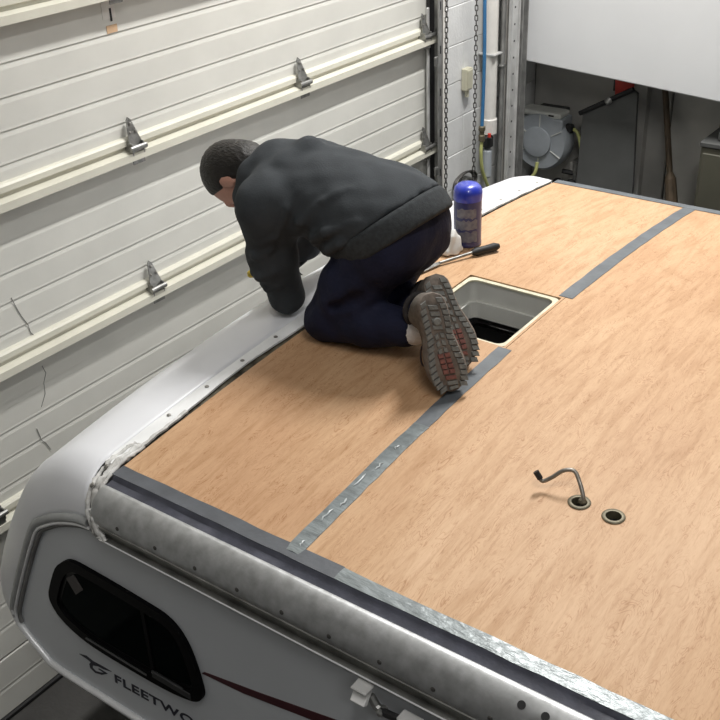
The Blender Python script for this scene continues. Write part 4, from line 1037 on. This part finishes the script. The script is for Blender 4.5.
# folds radiating from the armpit, the waist and the elbow, laid on the near flank
def fold(pts, k=0.009, sub=False):
    P = []
    for x, z, r in pts:
        i0, k0 = int(round((x - Hd.lo[0]) / Hd.h)), int(round((z - Hd.lo[2]) / Hd.h))
        col = np.nonzero(Hd.F[i0, :, k0] < 0)[0]
        P.append((x, Hd.lo[1] + Hd.h * (col[0] if len(col) else 30) + (-r * 0.45), z))
    Hd.chain(P, [r for x, z, r in pts], k, sub)
HEM_P, HEM_N = Vector((0.330, 0.88, 0.412)), Vector((0.63, 0.0, -0.777))
HEM_N.normalize()
def wr(X, Y, Z):
    return 0.0022 * np.sin(36 * X + 22 * Z + 3 * np.sin(17 * Y)) * np.sin(25 * Y + 14 * X) + 0.0010 * np.sin(70 * Z - 40 * X + 2.5 * np.sin(33 * Y))
Hd.cut(HEM_P - HEM_N * 0.070, HEM_N, 0.008)
for S, E, Wr in ((SH_L, EL_L, WR_L), (SH_R, EL_R, WR_R)):
    m = S.lerp(E, 0.55) + Vector((-0.010, -0.005, 0))
    Hd.chain([S, m, E], [0.080, 0.066, 0.054], k=0.045)
    Hd.chain([E, E.lerp(Wr, 0.5), Wr], [0.053, 0.046, 0.037], k=0.02)
fold([(0.012, 0.377, 0.010), (0.055, 0.433, 0.015), (0.123, 0.497, 0.013), (0.183, 0.534, 0.006)])
fold([(0.050, 0.347, 0.012), (0.100, 0.392, 0.017), (0.152, 0.425, 0.017), (0.249, 0.471, 0.007)])
fold([(0.095, 0.336, 0.012), (0.150, 0.373, 0.017), (0.198, 0.403, 0.016), (0.267, 0.441, 0.007)])
fold([(-0.070, 0.350, 0.008), (-0.022, 0.378, 0.011), (0.02, 0.465, 0.010), (0.03, 0.52, 0.005)])
fold([(-0.150, 0.175, 0.010), (-0.105, 0.180, 0.012), (-0.065, 0.200, 0.007)], 0.012)
fold([(-0.155, 0.225, 0.008), (-0.105, 0.230, 0.012), (-0.055, 0.255, 0.007)], 0.012)
fold([(-0.150, 0.300, 0.007), (-0.100, 0.305, 0.011), (-0.045, 0.335, 0.007)], 0.012)
Hd.disp(wr)
Hd.rest()
Hd.cap(hp(-0.02, 0, -0.04), Vector((-0.235, 0.88, 0.43)), 0.056, 0.060, k=0.012, sub=True)       # neck opening
hoodie = field_obj('hoodie', Hd, M_HOODIE, person, 2, label='charcoal fleece hoodie')
# ribbed waistband of the hoodie
Hb = Field((0.08, 0.62, 0.20), (0.50, 1.14, 0.62), 0.0075)
Hb.ell((0.235, 0.88, 0.400), (0.183, 0.190, 0.158), k=0.06)
Hb.cap((0.05, 0.90, 0.36), (0.16, 0.89, 0.32), 0.10, 0.116, k=0.06)
Hb.ell((0.12, 0.88, 0.440), (0.18, 0.170, 0.125), k=0.06)
Hb.cut(HEM_P, HEM_N, 0.008); Hb.cut(HEM_P - HEM_N * 0.072, -HEM_N, 0.008)
field_obj('waistband', Hb, M_RIBBING, hoodie, 2, label='ribbed waistband')
for E, Wr in ((EL_L, WR_L), (EL_R, WR_R)):
    d = (Wr - E).normalized()
    obj('cuff', tube([Wr - d * 0.05, Wr - d * 0.045, Wr - d * 0.005, Wr + d * 0.0], [0.038, 0.040, 0.036, 0.030], 16), M_RIBBING, hoodie, smooth=True)

# trousers
Tr = Field((-0.06, 0.58, 0.02), (0.52, 1.18, 0.60), 0.0075)
Tr.ell((0.235, 0.88, 0.385), (0.145, 0.160, 0.135), k=0.04)
for s in (-1, 1): Tr.ell((0.264, 0.88 + s * 0.070, 0.388), (0.105, 0.096, 0.112), k=0.04)
for H, K, A in ((HIP_L, KN_L, AN_L), (HIP_R, KN_R, AN_R)):
    Tr.chain([H, H.lerp(K, 0.5), K], [0.098, 0.088, 0.066], k=0.045)
    Tr.chain([K, K.lerp(A, 0.5), A - (A - K).normalized() * 0.03], [0.064, 0.064, 0.054], k=0.025)
def wt(X, Y, Z): return 0.0025 * np.sin(48 * X - 52 * Z + 3 * np.sin(22 * Y)) * np.sin(30 * Y) + 0.0015 * np.sin(80 * X + 60 * Z)
Tr.disp(wt)
Tr.chain([(0.16, 0.715, 0.25), (0.13, 0.700, 0.215), (0.10, 0.695, 0.17)], [0.010, 0.012, 0.008], k=0.015)
Tr.chain([(0.17, 0.70, 0.25), (0.14, 0.690, 0.21)], [0.010, 0.008], k=0.015)
# crease between thigh and calf
Tr.chain([(0.165, 0.690, 0.205), (0.235, 0.692, 0.235), (0.305, 0.695, 0.270), (0.37, 0.70, 0.31)], [0.012, 0.020, 0.028, 0.035], k=0.02, sub=True)
Tr.rest()
for K, A in ((KN_L, AN_L), (KN_R, AN_R)):
    pass
trou = field_obj('trousers', Tr, M_PANTS, person, 2, label='dark navy work trousers')
Pk = [(0.255, 0.6985, 0.315), (0.150, 0.672, 0.285)]
# socks
for K, A in ((KN_L, AN_L), (KN_R, AN_R)):
    d = (A - K).normalized()
    obj('sock', tube([A - d * 0.050, A - d * 0.03, A + d * 0.012, A + d * 0.04], [0.046, 0.047, 0.045, 0.035], 18), M_SOCK, person, smooth=True, label='white sock')

# shoes
def shoe(toe, heel, nrm, lat_left, name_label):
    """toe/heel: ends of the outsole centreline; nrm: out of the outsole."""
    toe, heel = Vector(toe), Vector(heel)
    L = (toe - heel).normalized(); N = Vector(nrm); N = (N - L * N.dot(L)).normalized(); Wd = N.cross(L).normalized()
    LEN = 0.270; O = toe - L * LEN                       # heel end
    def P(v, u, n): return O + L * v + Wd * u + N * n      # v: heel to toe, u: across, n: outwards
    def half(v):
        t = v / LEN
        ks = [(0, 0.012), (0.02, 0.022), (0.07, 0.033), (0.2, 0.036), (0.4, 0.034), (0.55, 0.042), (0.7, 0.048), (0.82, 0.046), (0.92, 0.036), (0.97, 0.024), (1.0, 0.010)]
        for (a, wa), (b, wb_) in zip(ks[:-1], ks[1:]):
            if t <= b: return 1.14 * (wa + (wb_ - wa) * (t - a) / (b - a))
        return 0.01
    def mid(v): t = v / LEN; return lat_left * 0.007 * math.sin(PI * max(0, t - 0.25) / 0.75) * -1
    def rock(v):
        t = v / LEN; return -0.016 * max(0, (t - 0.72) / 0.28) ** 2 - 0.006 * max(0, (0.12 - t) / 0.12) ** 2
    low = min(q.z - crown(q.y) for k in range(19) for sgn in (-1, 1) for n in (-0.026, 0.007) for q in [P(LEN * k / 18, mid(LEN * k / 18) + sgn * half(LEN * k / 18), n + rock(LEN * k / 18))])
    O = O + Vector((0, 0, max(0.0, 0.001 - low))); toe = O + L * LEN      # toe just clear of the plywood
    lo = np.min([O, toe], axis=0) - 0.13; hi = np.max([O, toe], axis=0) + 0.13
    fl = Field(lo, hi, 0.006); AX = (L, Wd, N)
    fl.ell(P(0.202, mid(0.2), -0.048), (0.068, 0.045, 0.036), AX, k=0.02)
    fl.ell(P(0.13, 0, -0.056), (0.085, 0.038, 0.046), AX, k=0.03)
    fl.ell(P(0.055, 0, -0.062), (0.052, 0.035, 0.056), AX, k=0.03)
    fl.cap(P(0.050, 0, -0.07), P(0.062, 0, -0.112), 0.040, 0.044, k=0.02)
    fl.cap(P(0.055, 0, -0.128), P(0.057, 0, -0.165), 0.040, 0.040, k=0.006, sub=True)
    fl.cut(P(0, 0, -0.024), N, 0.006)
    fl.rest()
    sh = field_obj('shoe', fl, M_SHOE, person, 2, label=name_label)
    # outsole slab
    bm = bmesh.new(); n = 22; rows = []
    for k in range(n + 1):
        v = LEN * k / n; h = half(v); m = mid(v); r = rock(v)
        rows.append([bm.verts.new(P(v, m - h, -0.026 + r)), bm.verts.new(P(v, m - h - 0.002, -0.012 + r)), bm.verts.new(P(v, m - h * 0.9, r)), bm.verts.new(P(v, m, r + 0.0005)), bm.verts.new(P(v, m + h * 0.9, r)), bm.verts.new(P(v, m + h + 0.002, -0.012 + r)), bm.verts.new(P(v, m + h, -0.026 + r))])
    for a, b in zip(rows[:-1], rows[1:]):
        for q in range(7): bm.faces.new((a[q], b[q], b[(q + 1) % 7], a[(q + 1) % 7]))
    bm.faces.new(rows[0]); bm.faces.new(rows[-1][::-1])
    obj('outsole', bm, M_SOLE, sh, autosmooth=40)
    # tread lugs round the rim, in the middle, and the red forefoot pad
    rnd = random.Random(5)
    def lug(v0, v1, u0, u1, m, shear=0.0, h=0.0045, nm='tread_lug'):
        bm = bmesh.new(); vm = (v0 + v1) / 2; mm = mid(vm); r = rock(vm)
        q = [(v0 + shear * u0, u0), (v0 + shear * u1, u1), (v1 + shear * u1, u1), (v1 + shear * u0, u0)]
        a = [bm.verts.new(P(v, u + mm, r - 0.002)) for v, u in q]
        c = Vector((sum(v for v, u in q) / 4, sum(u for v, u in q) / 4, 0))
        b = [bm.verts.new(P(c.x + (v - c.x) * 0.82, c.y + (u - c.y) * 0.82 + mm, r + h)) for v, u in q]
        bm.faces.new(a); bm.faces.new(b[::-1])
        for k in range(4): bm.faces.new((a[k], b[k], b[(k + 1) % 4], a[(k + 1) % 4]))
        obj(nm, bm, m, sh)
    v = 0.008
    while v < LEN - 0.022:
        for s in (-1, 1):
            h = half(v + 0.007); w = 0.022 if v > 0.1 else 0.019
            lug(v, v + 0.0145, s * (h * 0.95 - w), s * (h * 0.93), M_LUG, shear=s * 0.35)
        v += 0.0165
    for v in (0.030, 0.048, 0.066, 0.084): lug(v, v + 0.013, -0.014, 0.014, M_LUG, shear=0.3)
    for v in (0.104, 0.124, 0.144):
        for s in (-1, 1): lug(v, v + 0.014, s * 0.002, s * 0.013, M_LUG, shear=0.4 * s)
    obj('sole_disc', lathe([(0.011, -0.002), (0.011, 0.005), (0.008, 0.007)], P(0.075, 0, 0.002), N, 14), M_LUG, sh)
    for i, v in enumerate((0.160, 0.175, 0.190, 0.205)):
        for u in (-0.018, -0.0005): lug(v, v + 0.0135, u + 0.001, u + 0.0175, M_LUGRED, shear=0.15, h=0.005, nm='red_pad')
    for v in (0.223, 0.239): lug(v, v + 0.012, -0.016, 0.016, M_LUGRED if v < 0.23 else M_LUG, shear=0.2)
    lug(0.254, 0.264, -0.014, 0.014, M_LUG)
    # dark collar and laces
    ring = [P(0.055 + 0.046 * math.cos(a), 0.042 * math.sin(a), -0.138 - 0.010 * math.cos(a)) for a in [2 * PI * k / 20 for k in range(20)]]
    obj('collar', tube(ring, 0.008, 8, closed=True), M_SHOEDK, sh, smooth=True)
    for k in range(5):
        v = 0.115 + 0.020 * k; top = -0.094 + 0.003 * k
        obj('lace', tube(spline([P(v, -0.028, top + 0.016), P(v + 0.004, 0, top - 0.006), P(v + 0.006, 0.028, top + 0.016)], 4), 0.003, 6), M_LACE, sh, smooth=True)
    for s in (-1, 1):
        pp = spline([P(0.13, 0.0, -0.105), P(0.15, s * 0.03, -0.115), P(0.19, s * 0.045, -0.105), P(0.20, s * 0.035, -0.085), P(0.17, s * 0.02, -0.095), P(0.135, 0, -0.105)], 5)
        obj('lace_loop', tube(pp, 0.0026, 6), M_LACE, sh, smooth=True)
    return sh
shoe((0.583, 0.668, 0.076), (0.480, 0.695, 0.325), (0.68, -0.57, 0.42), 1, 'left trail shoe, toe down and sole out')
shoe((0.548, 0.775, 0.078), (0.425, 0.815, 0.285), (0.70, -0.55, 0.42), -1, 'right trail shoe behind the left one')

# putty knife in the left hand
pc, f, tt, n, tips = HL
pk = thing('putty_knife', 'putty knife with yellow handle held in the left hand', 'putty knife', tuple(pc + n * 0.03))
c0 = pc + n * 0.026 + f * 0.035
ax = nv(tt * 1.0 + f * 0.15)
obj('handle', tube([c0 - ax * 0.075, c0 - ax * 0.068, c0, c0 + ax * 0.055], [0.008, 0.013, 0.011, 0.008], 12), M_YELLOW, pk, smooth=True)
obj('handle_band', tube([c0 - ax * 0.040, c0 - ax * 0.028], 0.0135, 12), M_BLACK, pk)
bm = bmesh.new(); a0, a1 = c0 + ax * 0.055, c0 + ax * 0.11; s = nv(ax.cross(n))
vv = [a0 + s * 0.006, a0 - s * 0.006, a1 - s * 0.022, a1 + s * 0.022]
lo = [bm.verts.new(v) for v in vv]; hi = [bm.verts.new(v + n * 0.0015) for v in vv]
bm.faces.new(lo[::-1]); bm.faces.new(hi)
for k in range(4): bm.faces.new((lo[k], lo[(k + 1) % 4], hi[(k + 1) % 4], hi[k]))
obj('blade', bm, M_HINGE, pk)
